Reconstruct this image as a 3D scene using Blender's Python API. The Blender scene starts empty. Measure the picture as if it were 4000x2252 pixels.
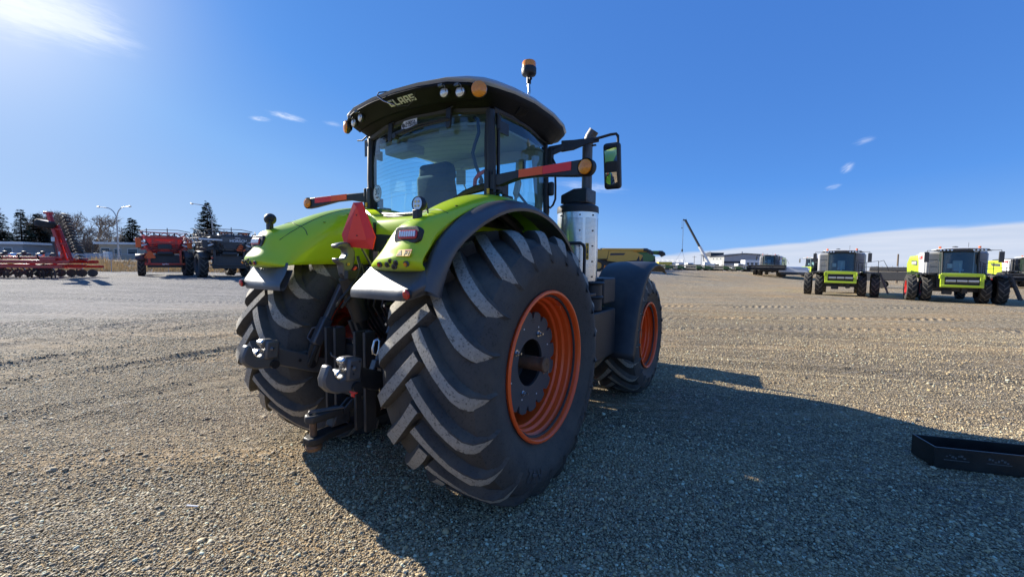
import bpy, bmesh, math, random
import numpy as np
from mathutils import Vector, Matrix, Euler
R = math.radians
rnd = random.Random(7)
scene = bpy.context.scene
COL = scene.collection
# ------------------------------------------------------------------ camera
CAM = Vector((2.897, -2.788, 1.814))
def cam_axes(yaw, pitch, roll):
    cy, sy = math.cos(yaw), math.sin(yaw)
    w = Vector((sy*math.cos(pitch), cy*math.cos(pitch), math.sin(pitch)))
    r0 = Vector((cy, -sy, 0)); u0 = r0.cross(w)
    r = r0*math.cos(roll)+u0*math.sin(roll); u = -r0*math.sin(roll)+u0*math.cos(roll)
    return r, u, w
cr, cu, cw = cam_axes(R(-33.071), R(-3.575), R(0.476))
cd = bpy.data.cameras.new('camera'); cam = bpy.data.objects.new('camera', cd); COL.objects.link(cam)
cd.sensor_width = 36; cd.lens = 1581.1*36/4000; cd.clip_start = 0.05; cd.clip_end = 8000
M = Matrix((cr, cu, -cw)).transposed().to_4x4(); M.translation = CAM
cam.matrix_world = M
scene.camera = cam
# ------------------------------------------------------------------ light
SUN_EL, SUN_AZ = R(25.2), R(-89.0)         # azimuth measured from +Y towards +X
sd = Vector((math.sin(SUN_AZ)*math.cos(SUN_EL), math.cos(SUN_AZ)*math.cos(SUN_EL), math.sin(SUN_EL)))
sl = bpy.data.lights.new('sun', 'SUN'); sl.energy = 5.0; sl.angle = R(0.5); sl.color = (1.0, 0.94, 0.83)
so = bpy.data.objects.new('sun', sl); COL.objects.link(so)
so.rotation_euler = (-sd).to_track_quat('-Z', 'Y').to_euler(); so.location = sd*60
vs = scene.view_settings; vs.view_transform = 'Standard'; vs.look = 'None'; vs.gamma = 1; vs.use_curve_mapping = False
vs.exposure = 1.03
world = bpy.data.worlds.new('World'); scene.world = world; world.use_nodes = True
NT = world.node_tree; NT.nodes.clear()
class G:
    """tiny node-graph helper"""
    def __init__(s, t): s.t = t
    def n(s, typ, **k):
        nd = s.t.nodes.new(typ)
        for a, b in k.items(): setattr(nd, a, b)
        return nd
    def l(s, a, b): s.t.links.new(a, b)
    def put(s, sock, v):
        if hasattr(v, 'links') or isinstance(v, bpy.types.NodeSocket): s.l(v, sock)
        else: sock.default_value = v
    def m(s, op, a, b=None, c=None, clamp=False):
        nd = s.n('ShaderNodeMath', operation=op, use_clamp=clamp)
        for i, v in enumerate((a, b, c)):
            if v is not None: s.put(nd.inputs[i], v)
        return nd.outputs[0]
    def vm(s, op, a, b=None, out=0):
        nd = s.n('ShaderNodeVectorMath', operation=op)
        s.put(nd.inputs[0], a)
        if b is not None: s.put(nd.inputs[1], b)
        return nd.outputs[out]
    def sm(s, v, a, b):
        nd = s.n('ShaderNodeMapRange', interpolation_type='SMOOTHSTEP')
        s.put(nd.inputs[0], v); s.put(nd.inputs[1], a); s.put(nd.inputs[2], b)
        return nd.outputs[0]
    def mix(s, f, a, b, typ='RGBA', blend='MIX'):
        nd = s.n('ShaderNodeMix', data_type=typ)
        if typ == 'RGBA': nd.blend_type = blend; i, j, o = 6, 7, 2
        else: i, j, o = 2, 3, 0
        s.put(nd.inputs[0], f)
        for k, v in ((i, a), (j, b)):
            if isinstance(v, tuple) and len(v) == 3: v = v+(1,)
            s.put(nd.inputs[k], v)
        return nd.outputs[o]
    def noise(s, vec, scale, detail=3, rough=.5, out=0):
        nd = s.n('ShaderNodeTexNoise'); s.l(vec, nd.inputs['Vector'])
        nd.inputs['Scale'].default_value = scale; nd.inputs['Detail'].default_value = detail; nd.inputs['Roughness'].default_value = rough
        return nd.outputs[out]
    def ramp(s, f, pts):
        nd = s.n('ShaderNodeValToRGB'); s.put(nd.inputs[0], f); e = nd.color_ramp.elements
        while len(e) < len(pts): e.new(0.5)
        for k, (p, c) in zip(e, pts):
            k.position = p; k.color = c if len(c) == 4 else tuple(c)+(1,)
        return nd.outputs[0]
    def mapv(s, vec, scale=(1,1,1), rot=(0,0,0), loc=(0,0,0)):
        nd = s.n('ShaderNodeMapping'); s.l(vec, nd.inputs[0])
        nd.inputs['Scale'].default_value = scale; nd.inputs['Rotation'].default_value = rot; nd.inputs['Location'].default_value = loc
        return nd.outputs[0]
g = G(NT)
wo = g.n('ShaderNodeOutputWorld'); bg = g.n('ShaderNodeBackground'); g.l(bg.outputs[0], wo.inputs[0])
SKY_STRENGTH = 0.0595
sky = g.n('ShaderNodeTexSky', sky_type='NISHITA', sun_disc=False, sun_elevation=SUN_EL, sun_rotation=SUN_AZ,
          altitude=900, air_density=1.0, dust_density=0.25, ozone_density=3.0)
tc = g.n('ShaderNodeTexCoord'); D = tc.outputs['Generated']
sep = g.n('ShaderNodeSeparateXYZ'); g.l(D, sep.inputs[0])
bw = g.n('ShaderNodeRGBToBW'); g.l(sky.outputs[0], bw.inputs[0])
K = 1/.1083                                  # clear winter air: the dome keeps its blue right down to the horizon
def kk(r, gg, b): return (r*K, gg*K, b*K)
col = g.ramp(g.m('DIVIDE', bw.outputs[0], 30.0), [(.045, kk(.058,.190,.585)), (.105, kk(.098,.292,.750)), (.17, kk(.205,.425,.825)), (.25, kk(.300,.490,.820)), (.40, kk(.430,.600,.870)), (1.0, kk(1.0,1.0,1.05))])
# bright aureole round the sun
ca = g.vm('DOT_PRODUCT', D, tuple(sd), 1); an = g.m('DIVIDE', g.m('ARCCOSINE', g.m('MINIMUM', ca, 1.0)), R(11.5))
col = g.mix(g.m('MULTIPLY', g.m('POWER', 2.718, g.m('MULTIPLY', g.m('MULTIPLY', an, an), -1.0)), .66), col, (9.6, 9.4, 9.8))
# low bank of stratus along the horizon, highest towards the north-east
az = g.m('ARCTAN2', sep.outputs[0], sep.outputs[1]); el = g.m('ARCSINE', sep.outputs[2])
nz = g.noise(g.mapv(D, (5, 5, 30)), 1.3, 4, .5)
top = g.m('ADD', g.m('MULTIPLY', g.sm(az, R(-30), R(22)), R(4.3)), g.m('MULTIPLY', g.m('SUBTRACT', nz, .5), R(1.3)))
top = g.m('SUBTRACT', top, g.m('MULTIPLY', g.sm(az, R(60), R(120)), R(6)))
bank = g.m('MULTIPLY', g.sm(g.m('SUBTRACT', top, el), R(-.12), R(.45)), .80)
streak = g.ramp(g.noise(g.mapv(D, (4, 4, 60)), 2.0, 3, .5), [(.3, (5.7, 6.1, 7.0)), (.75, (6.7, 6.9, 7.5))])
col = g.mix(bank, col, streak)
def wisp(direction, along, wa, wb, amt, sc):
    d = Vector(direction).normalized(); a = Vector(along); a = (a-d*a.dot(d)).normalized(); b = d.cross(a)
    da = g.vm('DOT_PRODUCT', D, tuple(a), 1); db = g.vm('DOT_PRODUCT', D, tuple(b), 1); dd = g.vm('DOT_PRODUCT', D, tuple(d), 1)
    cv = g.n('ShaderNodeCombineXYZ'); g.l(da, cv.inputs[0]); g.l(db, cv.inputs[1])
    n1 = g.noise(g.mapv(cv.outputs[0], (sc, sc*4.5, 1), loc=(direction[0]*9, direction[1]*7, 3)), 1.0, 8, .68)
    q = g.m('ADD', g.m('POWER', g.m('DIVIDE', da, wa), 2.0), g.m('POWER', g.m('DIVIDE', db, wb), 2.0))
    e = g.m('POWER', 2.718, g.m('MULTIPLY', q, -1.0))
    k = g.m('MULTIPLY', g.sm(g.m('MULTIPLY', e, g.m('MULTIPLY_ADD', n1, 2.2, -.35)), .15, 1.0), g.m('GREATER_THAN', dd, 0.0))
    return g.m('MULTIPLY', k, amt)
def pixdir(px, py): return cw + (px-2000)/1581.1*cr - (py-1126)/1581.1*cu
def wisp_px(p, q, width, amt, sc):
    d0, d1 = pixdir(*p).normalized(), pixdir(*q).normalized()
    return wisp(tuple((d0+d1)/2), tuple(d1-d0), (d1-d0).length*.62, width, amt, sc)
for p, q, wdt, amt, sc in (((60, -10), (500, 150), .045, .5, 8), ((-200, -80), (260, 50), .06, .6, 7), ((1060, 440), (1180, 470), .007, .5, 40), ((980, 460), (1050, 468), .005, .45, 40),
                      ((1270, 478), (1330, 490), .006, .2, 40), ((3340, 560), (3410, 540), .006, .22, 40), ((3290, 670), (3330, 640), .008, .35, 50),
                      ((3230, 735), (3280, 722), .005, .3, 40), ((2200, 720), (2420, 740), .012, .30, 20)):
    col = g.mix(wisp_px(p, q, wdt, amt, sc), col, (9.5, 9.8, 10.4))
g.l(col, bg.inputs[0]); bg.inputs[1].default_value = SKY_STRENGTH

# ------------------------------------------------------------------ materials
def new_mat(name):
    m = bpy.data.materials.new(name); m.use_nodes = True
    t = m.node_tree; p = t.nodes['Principled BSDF']
    return m, G(t), p
MATS = {}
def mat(name, base, rough=.5, metal=0, var=.12, vscale=6, bump=0, bscale=80, dust=0, dustc=(.30,.26,.20), coat=0, emit=None, spec=None, dscale=5, speck=0):
    """procedural paint / rubber / metal: colour mottling, fine bump, dust on the upward faces"""
    m, g, p = new_mat(name)
    tc = g.n('ShaderNodeTexCoord'); O = tc.outputs['Object']
    n1 = g.noise(O, vscale, 4, .6)
    a = tuple(max(0, c*(1-var)) for c in base); b = tuple(min(1, c*(1+var)) for c in base)
    c = g.mix(n1, a, b)
    if speck:
        c = g.mix(g.m('MULTIPLY', g.sm(g.noise(O, 55, 2, .6), .57, .66), speck), c, tuple(k*.25 for k in base))
    if dust:
        ge = g.n('ShaderNodeNewGeometry'); sp = g.n('ShaderNodeSeparateXYZ'); g.l(ge.outputs['Normal'], sp.inputs[0])
        up = g.sm(sp.outputs[2], -.4, 1.0)
        f = g.m('MULTIPLY', g.m('MULTIPLY_ADD', up, .7, .3), g.m('MULTIPLY', g.sm(g.noise(O, dscale, 5, .65), .3, .75), dust))
        c = g.mix(f, c, dustc)
        g.l(g.m('ADD', rough, g.m('MULTIPLY', f, .3), clamp=True), p.inputs['Roughness'])
    else:
        g.l(g.m('ADD', rough-.06, g.m('MULTIPLY', g.noise(O, vscale*2.3, 3), .12), clamp=True), p.inputs['Roughness'])
    g.l(c, p.inputs['Base Color']); p.inputs['Metallic'].default_value = metal
    if spec is not None: p.inputs['Specular IOR Level'].default_value = spec
    if coat: p.inputs['Coat Weight'].default_value = coat; p.inputs['Coat Roughness'].default_value = .06
    if bump:
        bn = g.n('ShaderNodeBump'); bn.inputs['Strength'].default_value = bump; bn.inputs['Distance'].default_value = .003
        g.l(g.noise(O, bscale, 3, .6), bn.inputs['Height']); g.l(bn.outputs[0], p.inputs['Normal'])
    if emit:
        p.inputs['Emission Color'].default_value = tuple(emit[:3])+(1,); p.inputs['Emission Strength'].default_value = emit[3]
    MATS[name] = m
    return m
lime = mat('lime_paint', (.50,.67,.012), .30, var=.05, coat=.45, spec=.25, dust=.10, dustc=(.36,.36,.20), dscale=3)
black_plastic = mat('black_plastic', (.017,.018,.020), .48, bump=.25, bscale=320, dust=.18, dustc=(.16,.15,.14))
grey_plastic = mat('grey_plastic', (.050,.053,.060), .36, spec=.8, bump=.25, bscale=300, dust=.16, dustc=(.22,.21,.19))
rubber = mat('tyre_rubber', (.044,.042,.040), .72, var=.3, vscale=9, bump=.35, bscale=60, dust=.85, dustc=(.150,.130,.098), dscale=3.2, speck=.7)
tread = mat('worn_tread_top', (.34,.31,.255), .86, var=.4, vscale=60, bump=.8, bscale=120, speck=.75)
sidewall_print = mat('sidewall_lettering', (.062,.061,.060), .65, var=.2)
orange = mat('orange_rim_paint', (.97,.118,.016), .36, var=.05, coat=.2, dust=.05, dustc=(.52,.15,.06))
disc_grey = mat('wheel_disc_grey', (.074,.075,.077), .55, bump=.3, bscale=260, dust=.2, dustc=(.17,.16,.15))
dark_metal = mat('dark_metal', (.018,.018,.019), .46, metal=.2, bump=.2, bscale=90, dust=.35, dustc=(.12,.105,.085))
frame_grey = mat('frame_grey', (.040,.040,.041), .5, metal=.2, bump=.2, bscale=120, dust=.35, dustc=(.12,.105,.085))
mid_metal = mat('grey_cast_metal', (.13,.128,.128), .42, metal=.4, bump=.3, bscale=140, dust=.3, dustc=(.19,.17,.14))
bright = mat('bright_steel', (.62,.61,.60), .26, metal=1.0, var=.15, vscale=20, bump=.1)
rust = mat('rusty_shaft', (.17,.10,.058), .62, metal=.35, var=.55, vscale=16, bump=.5, bscale=90)
silver = mat('silver_roof_paint', (.36,.37,.38), .38, metal=.0, var=.05, coat=.3, dust=.15)
headliner_grey = mat('headliner_grey', (.40,.40,.38), .85, var=.06, bump=.2)
seat_fabric = mat('seat_fabric', (.035,.04,.055), .85, var=.2, bump=.4, bscale=200)
white_paint = mat('white_paint', (.72,.72,.70), .42, var=.05, dust=.15)
amber = mat('amber_lens', (1.0,.27,.012), .18, var=.35, vscale=55, coat=.6)
red_lens = mat('red_lens', (.55,.012,.010), .2, var=.2, vscale=60, coat=.6)
red_plastic = mat('red_plastic', (.80,.030,.022), .42, var=.08)
reflect_orange = mat('fluorescent_orange', (1.0,.12,.02), .5, var=.03)
reflect_red = mat('reflective_red', (.92,.035,.03), .4, var=.05)
lens_clear = mat('clear_lens', (.74,.75,.76), .12, var=.12, vscale=120, coat=.8, metal=.35)
led_yellow = mat('led_chip', (.75,.62,.18), .35)
sticker_white = mat('sticker_white', (.74,.75,.76), .5, var=.04)
ink_black = mat('ink_black', (.015,.015,.016), .5)
yellow_decal = mat('warning_yellow', (.80,.45,.02), .5, var=.05)
decal_red = mat('warning_red', (.50,.03,.02), .5)
grey_print = mat('logo_grey', (.62,.62,.60), .5, var=.05)
hose = mat('hose_rubber', (.014,.014,.015), .48, bump=.3, bscale=300)
mirror_glass = mat('mirror_glass', (.86,.88,.90), .02, metal=1.0, var=.0)

def glass_mat(name, tint, rough=.0, glossy=.10):
    m, g, p = new_mat(name); t = m.node_tree
    tr = g.n('ShaderNodeBsdfTransparent'); tr.inputs[0].default_value = tuple(tint)+(1,)
    gl = g.n('ShaderNodeBsdfGlossy'); gl.inputs['Roughness'].default_value = .015; gl.inputs[0].default_value = (.9,.95,1,1)
    lw = g.n('ShaderNodeLayerWeight'); lw.inputs[0].default_value = .22
    df = g.n('ShaderNodeBsdfDiffuse'); df.inputs[0].default_value = (.42,.46,.48,1)
    tc = g.n('ShaderNodeTexCoord')
    mx = g.n('ShaderNodeMixShader'); mx2 = g.n('ShaderNodeMixShader')
    g.l(g.m('MULTIPLY', g.sm(g.noise(tc.outputs['Object'], 3, 4), .3, .8), .05), mx.inputs[0])      # thin film of dust
    g.l(tr.outputs[0], mx.inputs[1]); g.l(df.outputs[0], mx.inputs[2])
    g.l(g.m('MULTIPLY_ADD', lw.outputs['Fresnel'], 1.0, glossy-.04, clamp=True), mx2.inputs[0])
    g.l(mx.outputs[0], mx2.inputs[1]); g.l(gl.outputs[0], mx2.inputs[2])
    g.l(mx2.outputs[0], t.nodes['Material Output'].inputs[0])
    return m
cab_glass = glass_mat('tinted_cab_glass', (.72,.95,.98))
far_glass = mat('dark_machine_glass', (.020,.032,.026), .22, var=.5, vscale=2, spec=.3)

def chrome_mat():
    m, g, p = new_mat('perforated_chrome')
    tc = g.n('ShaderNodeTexCoord'); sp = g.n('ShaderNodeSeparateXYZ'); g.l(tc.outputs['Object'], sp.inputs[0])
    ang = g.m('MULTIPLY', g.m('ARCTAN2', sp.outputs[0], sp.outputs[1]), .24/.0135)
    row = g.m('DIVIDE', sp.outputs[2], .0135)
    off = g.m('MULTIPLY', g.m('FLOORED_MODULO', g.m('FLOOR', row), 2.0), .5)
    fx = g.m('SUBTRACT', g.m('FRACT', g.m('ADD', ang, off)), .5); fz = g.m('SUBTRACT', g.m('FRACT', row), .5)
    d = g.m('SQRT', g.m('ADD', g.m('MULTIPLY', fx, fx), g.m('MULTIPLY', fz, fz)))
    hole = g.m('SUBTRACT', 1.0, g.sm(d, .22, .32))
    seg = g.m('FRACT', g.m('MULTIPLY', g.m('ARCTAN2', sp.outputs[0], sp.outputs[1]), 8/(2*math.pi)))
    band = g.m('MULTIPLY', g.m('GREATER_THAN', seg, .16), g.m('LESS_THAN', sp.outputs[2], .70))
    hole = g.m('MULTIPLY', hole, band)
    g.l(g.mix(hole, (.84,.83,.80), (.03,.03,.03)), p.inputs['Base Color'])
    g.l(g.m('MULTIPLY_ADD', hole, -.88, .88), p.inputs['Metallic'])
    g.l(g.m('MULTIPLY_ADD', hole, .5, .24), p.inputs['Roughness'])
    bn = g.n('ShaderNodeBump'); bn.inputs['Strength'].default_value = .25; bn.inputs['Distance'].default_value = .01
    g.l(g.noise(tc.outputs['Object'], 5, 2), bn.inputs['Height']); g.l(bn.outputs[0], p.inputs['Normal'])
    return m
chrome = chrome_mat()
def mesh_mat():
    m, g, p = new_mat('perforated_black')
    tc = g.n('ShaderNodeTexCoord'); v = g.n('ShaderNodeTexVoronoi'); g.l(tc.outputs['Object'], v.inputs['Vector']); v.inputs['Scale'].default_value = 75; v.inputs['Randomness'].default_value = .15
    g.l(g.mix(g.sm(v.outputs['Distance'], .28, .42), (.30,.30,.30), (.018,.018,.02)), p.inputs['Base Color']); p.inputs['Roughness'].default_value = .45
    return m
perforated_black = mesh_mat()
soffit = mat('roof_black', (.007,.007,.008), .55, spec=.15, bump=.2, bscale=300)

# ------------------------------------------------------------------ mesh builder
class MB:
    def __init__(s): s.v = []; s.f = []; s.mi = []
    def add(s, vs, fs, m=0):
        o = len(s.v); s.v += [tuple(x) for x in vs]; s.f += [tuple(i+o for i in f) for f in fs]; s.mi += [m]*len(fs); return s
    def box(s, c, d, rot=None, m=0):
        c = Vector(c); h = Vector(d)/2
        if rot is not None and not isinstance(rot, Matrix): rot = Euler(rot).to_matrix()
        vs = []
        for x in (-1, 1):
            for y in (-1, 1):
                for z in (-1, 1):
                    q = Vector((x*h.x, y*h.y, z*h.z)); vs.append(c+(rot @ q if rot else q))
        return s.add(vs, [(0,1,3,2),(4,6,7,5),(0,4,5,1),(2,3,7,6),(0,2,6,4),(1,5,7,3)], m)
    def beam(s, p0, p1, w, h, m=0, up=(0,0,1)):
        p0, p1 = Vector(p0), Vector(p1); y = (p1-p0); L = y.length; y.normalize(); u = Vector(up)
        if abs(y.dot(u)) > .98: u = Vector((0,1,0))
        x = y.cross(u).normalized(); z = x.cross(y)
        return s.box((p0+p1)/2, (w, L, h), Matrix((x, y, z)).transposed(), m)
    def frame(s, p0, p1):
        y = (Vector(p1)-Vector(p0)).normalized(); u = Vector((0,0,1)) if abs(y.z) < .95 else Vector((1,0,0))
        a = y.cross(u).normalized(); return a, a.cross(y), y
    def cyl(s, p0, p1, r0, r1=None, n=14, m=0, caps=True):
        r1 = r0 if r1 is None else r1; a, b, y = s.frame(p0, p1); p0, p1 = Vector(p0), Vector(p1)
        vs = []
        for p, r in ((p0, r0), (p1, r1)):
            for k in range(n):
                t = 2*math.pi*k/n; vs.append(p+a*(r*math.cos(t))+b*(r*math.sin(t)))
        fs = [(k, (k+1) % n, n+(k+1) % n, n+k) for k in range(n)]
        if caps: fs += [tuple(range(n))[::-1], tuple(range(n, 2*n))]
        return s.add(vs, fs, m)
    def tube(s, path, r, n=8, m=0):
        P = [Vector(p) for p in path]; rr = r if isinstance(r, (list, tuple)) else [r]*len(P)
        vs = []; a = None
        for i, p in enumerate(P):
            t = ((P[min(i+1, len(P)-1)]-p).normalized()+(p-P[max(i-1, 0)]).normalized())
            if t.length < 1e-6: t = Vector((0,0,1))
            t.normalize()
            if a is None:
                u = Vector((0,0,1)) if abs(t.z) < .9 else Vector((1,0,0)); a = t.cross(u).normalized()
            else:
                a = (a-t*a.dot(t)).normalized()
            b = t.cross(a)
            for k in range(n):
                w = 2*math.pi*k/n; vs.append(p+a*(rr[i]*math.cos(w))+b*(rr[i]*math.sin(w)))
        fs = []
        for i in range(len(P)-1):
            for k in range(n): fs.append((i*n+k, i*n+(k+1) % n, (i+1)*n+(k+1) % n, (i+1)*n+k))
        fs += [tuple(range(n))[::-1], tuple(range((len(P)-1)*n, len(P)*n))]
        return s.add(vs, fs, m)
    def lathe(s, prof, o=(0,0,0), axis=(1,0,0), n=48, m=0, ms=None):
        """prof: (radius, along axis)"""
        y = Vector(axis).normalized(); u = Vector((0,0,1)) if abs(y.z) < .95 else Vector((1,0,0)); a = y.cross(u).normalized(); b = a.cross(y); o = Vector(o)
        vs = [o+y*t+a*(r*math.cos(2*math.pi*k/n))+b*(r*math.sin(2*math.pi*k/n)) for r, t in prof for k in range(n)]
        for i in range(len(prof)-1):
            pass
        fs = []; mi = []
        for i in range(len(prof)-1):
            for k in range(n):
                fs.append((i*n+k, i*n+(k+1) % n, (i+1)*n+(k+1) % n, (i+1)*n+k)); mi.append(ms[i] if ms else m)
        off = len(s.v); s.v += [tuple(x) for x in vs]; s.f += [tuple(i+off for i in f) for f in fs]; s.mi += mi
        return s
    def prism(s, pts, ext, m=0):
        e = Vector(ext); n = len(pts); P = [Vector(p) for p in pts]
        vs = P+[p+e for p in P]
        return s.add(vs, [tuple(range(n))[::-1], tuple(range(n, 2*n))]+[(k, (k+1) % n, n+(k+1) % n, n+k) for k in range(n)], m)
    def grid(s, rows, m=0, closed=False):
        nr, nc = len(rows), len(rows[0]); vs = [p for r in rows for p in r]
        fs = [(i*nc+j, i*nc+(j+1) % nc, (i+1)*nc+(j+1) % nc, (i+1)*nc+j) for i in range(nr-1) for j in range(nc if closed else nc-1)]
        return s.add(vs, fs, m)
    def ball(s, c, r, n=10, m=0, sc=(1,1,1)):
        c = Vector(c); rows = []
        for i in range(n//2+1):
            t = math.pi*i/(n//2); rows.append([c+Vector((r*sc[0]*math.sin(t)*math.cos(2*math.pi*k/n), r*sc[1]*math.sin(t)*math.sin(2*math.pi*k/n), r*sc[2]*math.cos(t))) for k in range(n)])
        return s.grid(rows, m, True)
    def mesh(s, name, mats, smooth=35):
        me = bpy.data.meshes.new(name); me.from_pydata(s.v, [], s.f)
        for m in (mats if isinstance(mats, (list, tuple)) else [mats]): me.materials.append(m)
        if any(s.mi): me.polygons.foreach_set('material_index', s.mi)
        bm = bmesh.new(); bm.from_mesh(me); bmesh.ops.recalc_face_normals(bm, faces=bm.faces); bm.to_mesh(me); bm.free()
        if smooth:
            me.polygons.foreach_set('use_smooth', [True]*len(me.polygons)); me.set_sharp_from_angle(angle=R(smooth))
        me.update(); return me
    def build(s, name, mats, parent=None, smooth=35, bevel=0, sub=0, solid=0, loc=None, rot=None):
        return link(name, s.mesh(name, mats, smooth), parent, bevel, sub, solid, loc, rot)
def link(name, me, parent=None, bevel=0, sub=0, solid=0, loc=None, rot=None):
    o = bpy.data.objects.new(name, me); COL.objects.link(o); o.parent = parent
    if loc is not None: o.location = loc
    if rot is not None: o.rotation_euler = rot
    if sub: q = o.modifiers.new('s', 'SUBSURF'); q.levels = q.render_levels = sub
    if solid: q = o.modifiers.new('t', 'SOLIDIFY'); q.thickness = solid; q.offset = 0
    if bevel: q = o.modifiers.new('b', 'BEVEL'); q.width = bevel; q.segments = 2; q.limit_method = 'ANGLE'; q.angle_limit = R(40)
    return o
def empty(name, parent=None, loc=(0,0,0), rz=0):
    o = bpy.data.objects.new(name, None); COL.objects.link(o); o.parent = parent; o.location = loc; o.rotation_euler = (0,0,rz); o.empty_display_size = .2
    return o
def tag(o, label=None, cat=None, group=None, kind=None):
    for k, v in (('label', label), ('category', cat), ('group', group), ('kind', kind)):
        if v: o[k] = v
    return o
def dup(o, parent=None, loc=None, rz=None):
    kids = list(o.children); c = o.copy(); COL.objects.link(c); c.parent = parent
    if loc is not None: c.location = loc
    if rz is not None: c.rotation_euler = (0,0,rz)
    for ch in kids: dup(ch, c)
    return c
FONT = {}
def text_mesh(txt, size, extrude=.0, bold=0.0, align='CENTER', res=3):
    cu_ = bpy.data.curves.new('t', 'FONT'); cu_.body = txt; cu_.size = size; cu_.extrude = extrude; cu_.offset = bold; cu_.align_x = align; cu_.align_y = 'CENTER'; cu_.resolution_u = res
    o = bpy.data.objects.new('t', cu_); COL.objects.link(o)
    dg = bpy.context.evaluated_depsgraph_get(); me = bpy.data.meshes.new_from_object(o.evaluated_get(dg))
    bpy.data.objects.remove(o); bpy.data.curves.remove(cu_)
    return me
def text_obj(name, txt, size, material, parent, mw, extrude=.0015, bold=0.0, sx=1.0):
    """mw: matrix giving the plane of the lettering (x right, y up, z out)"""
    me = text_mesh(txt, size, extrude, bold); me.transform(mw @ Matrix.Diagonal((sx, 1, 1, 1))); me.materials.clear(); me.materials.append(material)
    return link(name, me, parent)
def plane_matrix(o, right, up):
    x = Vector(right).normalized(); y = Vector(up); y = (y-x*y.dot(x)).normalized(); z = x.cross(y)
    m = Matrix((x, y, z)).transposed().to_4x4(); m.translation = Vector(o); return m
def bar_letters(txt, h, w=None):
    """heavy squared letters as polygons in a 0..1 cell; returns a list of (quads) in metres"""
    S = .30
    L = {'C': [(0,0,S,1),(S,0,1,.22),(S,.78,1,1)], 'L': [(0,0,S,1),(S,0,1,.22)], 'A': [(0,0,S,.84),(1-S,0,1,1),(.14,.80,1-S,1),(S,.28,1-S,.46)],
         'S': [(0,.78,1,1),(0,.5,S,.78),(0,.40,1,.58),(1-S,.2,1,.40),(0,0,1,.22)]}
    out = []; x = 0; w = w or h*.86
    for ch in txt:
        for a, b, c, d in L[ch]: out.append((x+a*w, b*h, x+c*w, d*h))
        x += w*1.2
    return out, x-w*.2
def bar_text(name, txt, h, material, parent, mw, w=None, t=.003, shear=.0):
    q, tot = bar_letters(txt, h, w); mb = MB()
    for a, b, c, d in q:
        P = [Vector((x-tot/2+shear*y, y-h/2, 0)) for x, y in ((a,b),(c,b),(c,d),(a,d))]
        mb.prism(P, (0,0,t))
    me = mb.mesh(name, material, 0); me.transform(mw)
    return link(name, me, parent)
# ------------------------------------------------------------------ ground
def sst(a, b, x): t = np.clip((x-a)/(b-a), 0, 1); return t*t*(3-2*t)
def ground_h(x, y):
    x = np.asarray(x, float); y = np.asarray(y, float)
    dep = (x-2.897)*-.545+(y+2.788)*.836
    z = .50*sst(-10, -38, x)*sst(60, 20, y)
    z = z + 1.30*sst(45.5, 56, dep)*sst(-14, -36, x-(y-10)*.35)*sst(130, 90, y)
    z = z - .72*sst(26, 46, y+.55*x)*sst(220, 100, y)*sst(-75, -30, x)
    z = z - .0114*np.maximum(0, dep-150)
    return z
def gz(x, y): return float(ground_h(x, y))
_rs = np.random.RandomState(3)
_w = [(_rs.uniform(-1,1,2), _rs.uniform(0, 6.28)) for _ in range(24)]
def ruts(x, y):
    """gentle rolling plus wheel ruts that run across the yard"""
    c, s = math.cos(R(33)), math.sin(R(33)); u = x*c+y*s; v = -x*s+y*c
    z = np.zeros_like(x)
    for i, (k, ph) in enumerate(_w):
        f = 1.1*1.17**(i % 12); z += .0075/(1+.12*i)*np.sin((u*k[0]*.22+v*(1.1+.5*k[1]))*f+ph+.8*np.sin(u*.33+i))
    def rut(vv, w, dep_):
        return -dep_*np.exp(-(vv/w)**2)+.62*dep_*np.exp(-((np.abs(vv)-1.75*w)/(.55*w))**2)
    for c0, w, dd in ((-6.35, .17, .050), (-8.0, .17, .045), (-4.4, .2, .018), (-10.6, .25, .03), (-12.3, .25, .03)):      # tracks beside the tractor
        z += 1.25*rut(x-c0-.18*np.sin(y*.35+c0), w, dd)*(.75+.25*np.sin(y*.9+c0))
    c2, s2 = math.cos(R(19)), math.sin(R(19)); u2 = x*c2+y*s2; v2 = -x*s2+y*c2
    for c0, w, dd in ((4.6, .2, .03), (6.2, .22, .028), (8.4, .24, .03), (11.0, .25, .04), (12.9, .25, .04), (16.2, .3, .04), (18.1, .3, .04), (23, .4, .05), (25, .4, .05)):
        z += rut(v2-c0-.3*np.sin(u2*.16+c0), w, dd)*sst(-3, 1, x)*(.7+.3*np.sin(u2*.6+c0))
    k = sst(1.5, 4.0, np.hypot(x, y-1.0))          # firm level stand under the tractor
    return z*(.35+.65*k)
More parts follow.
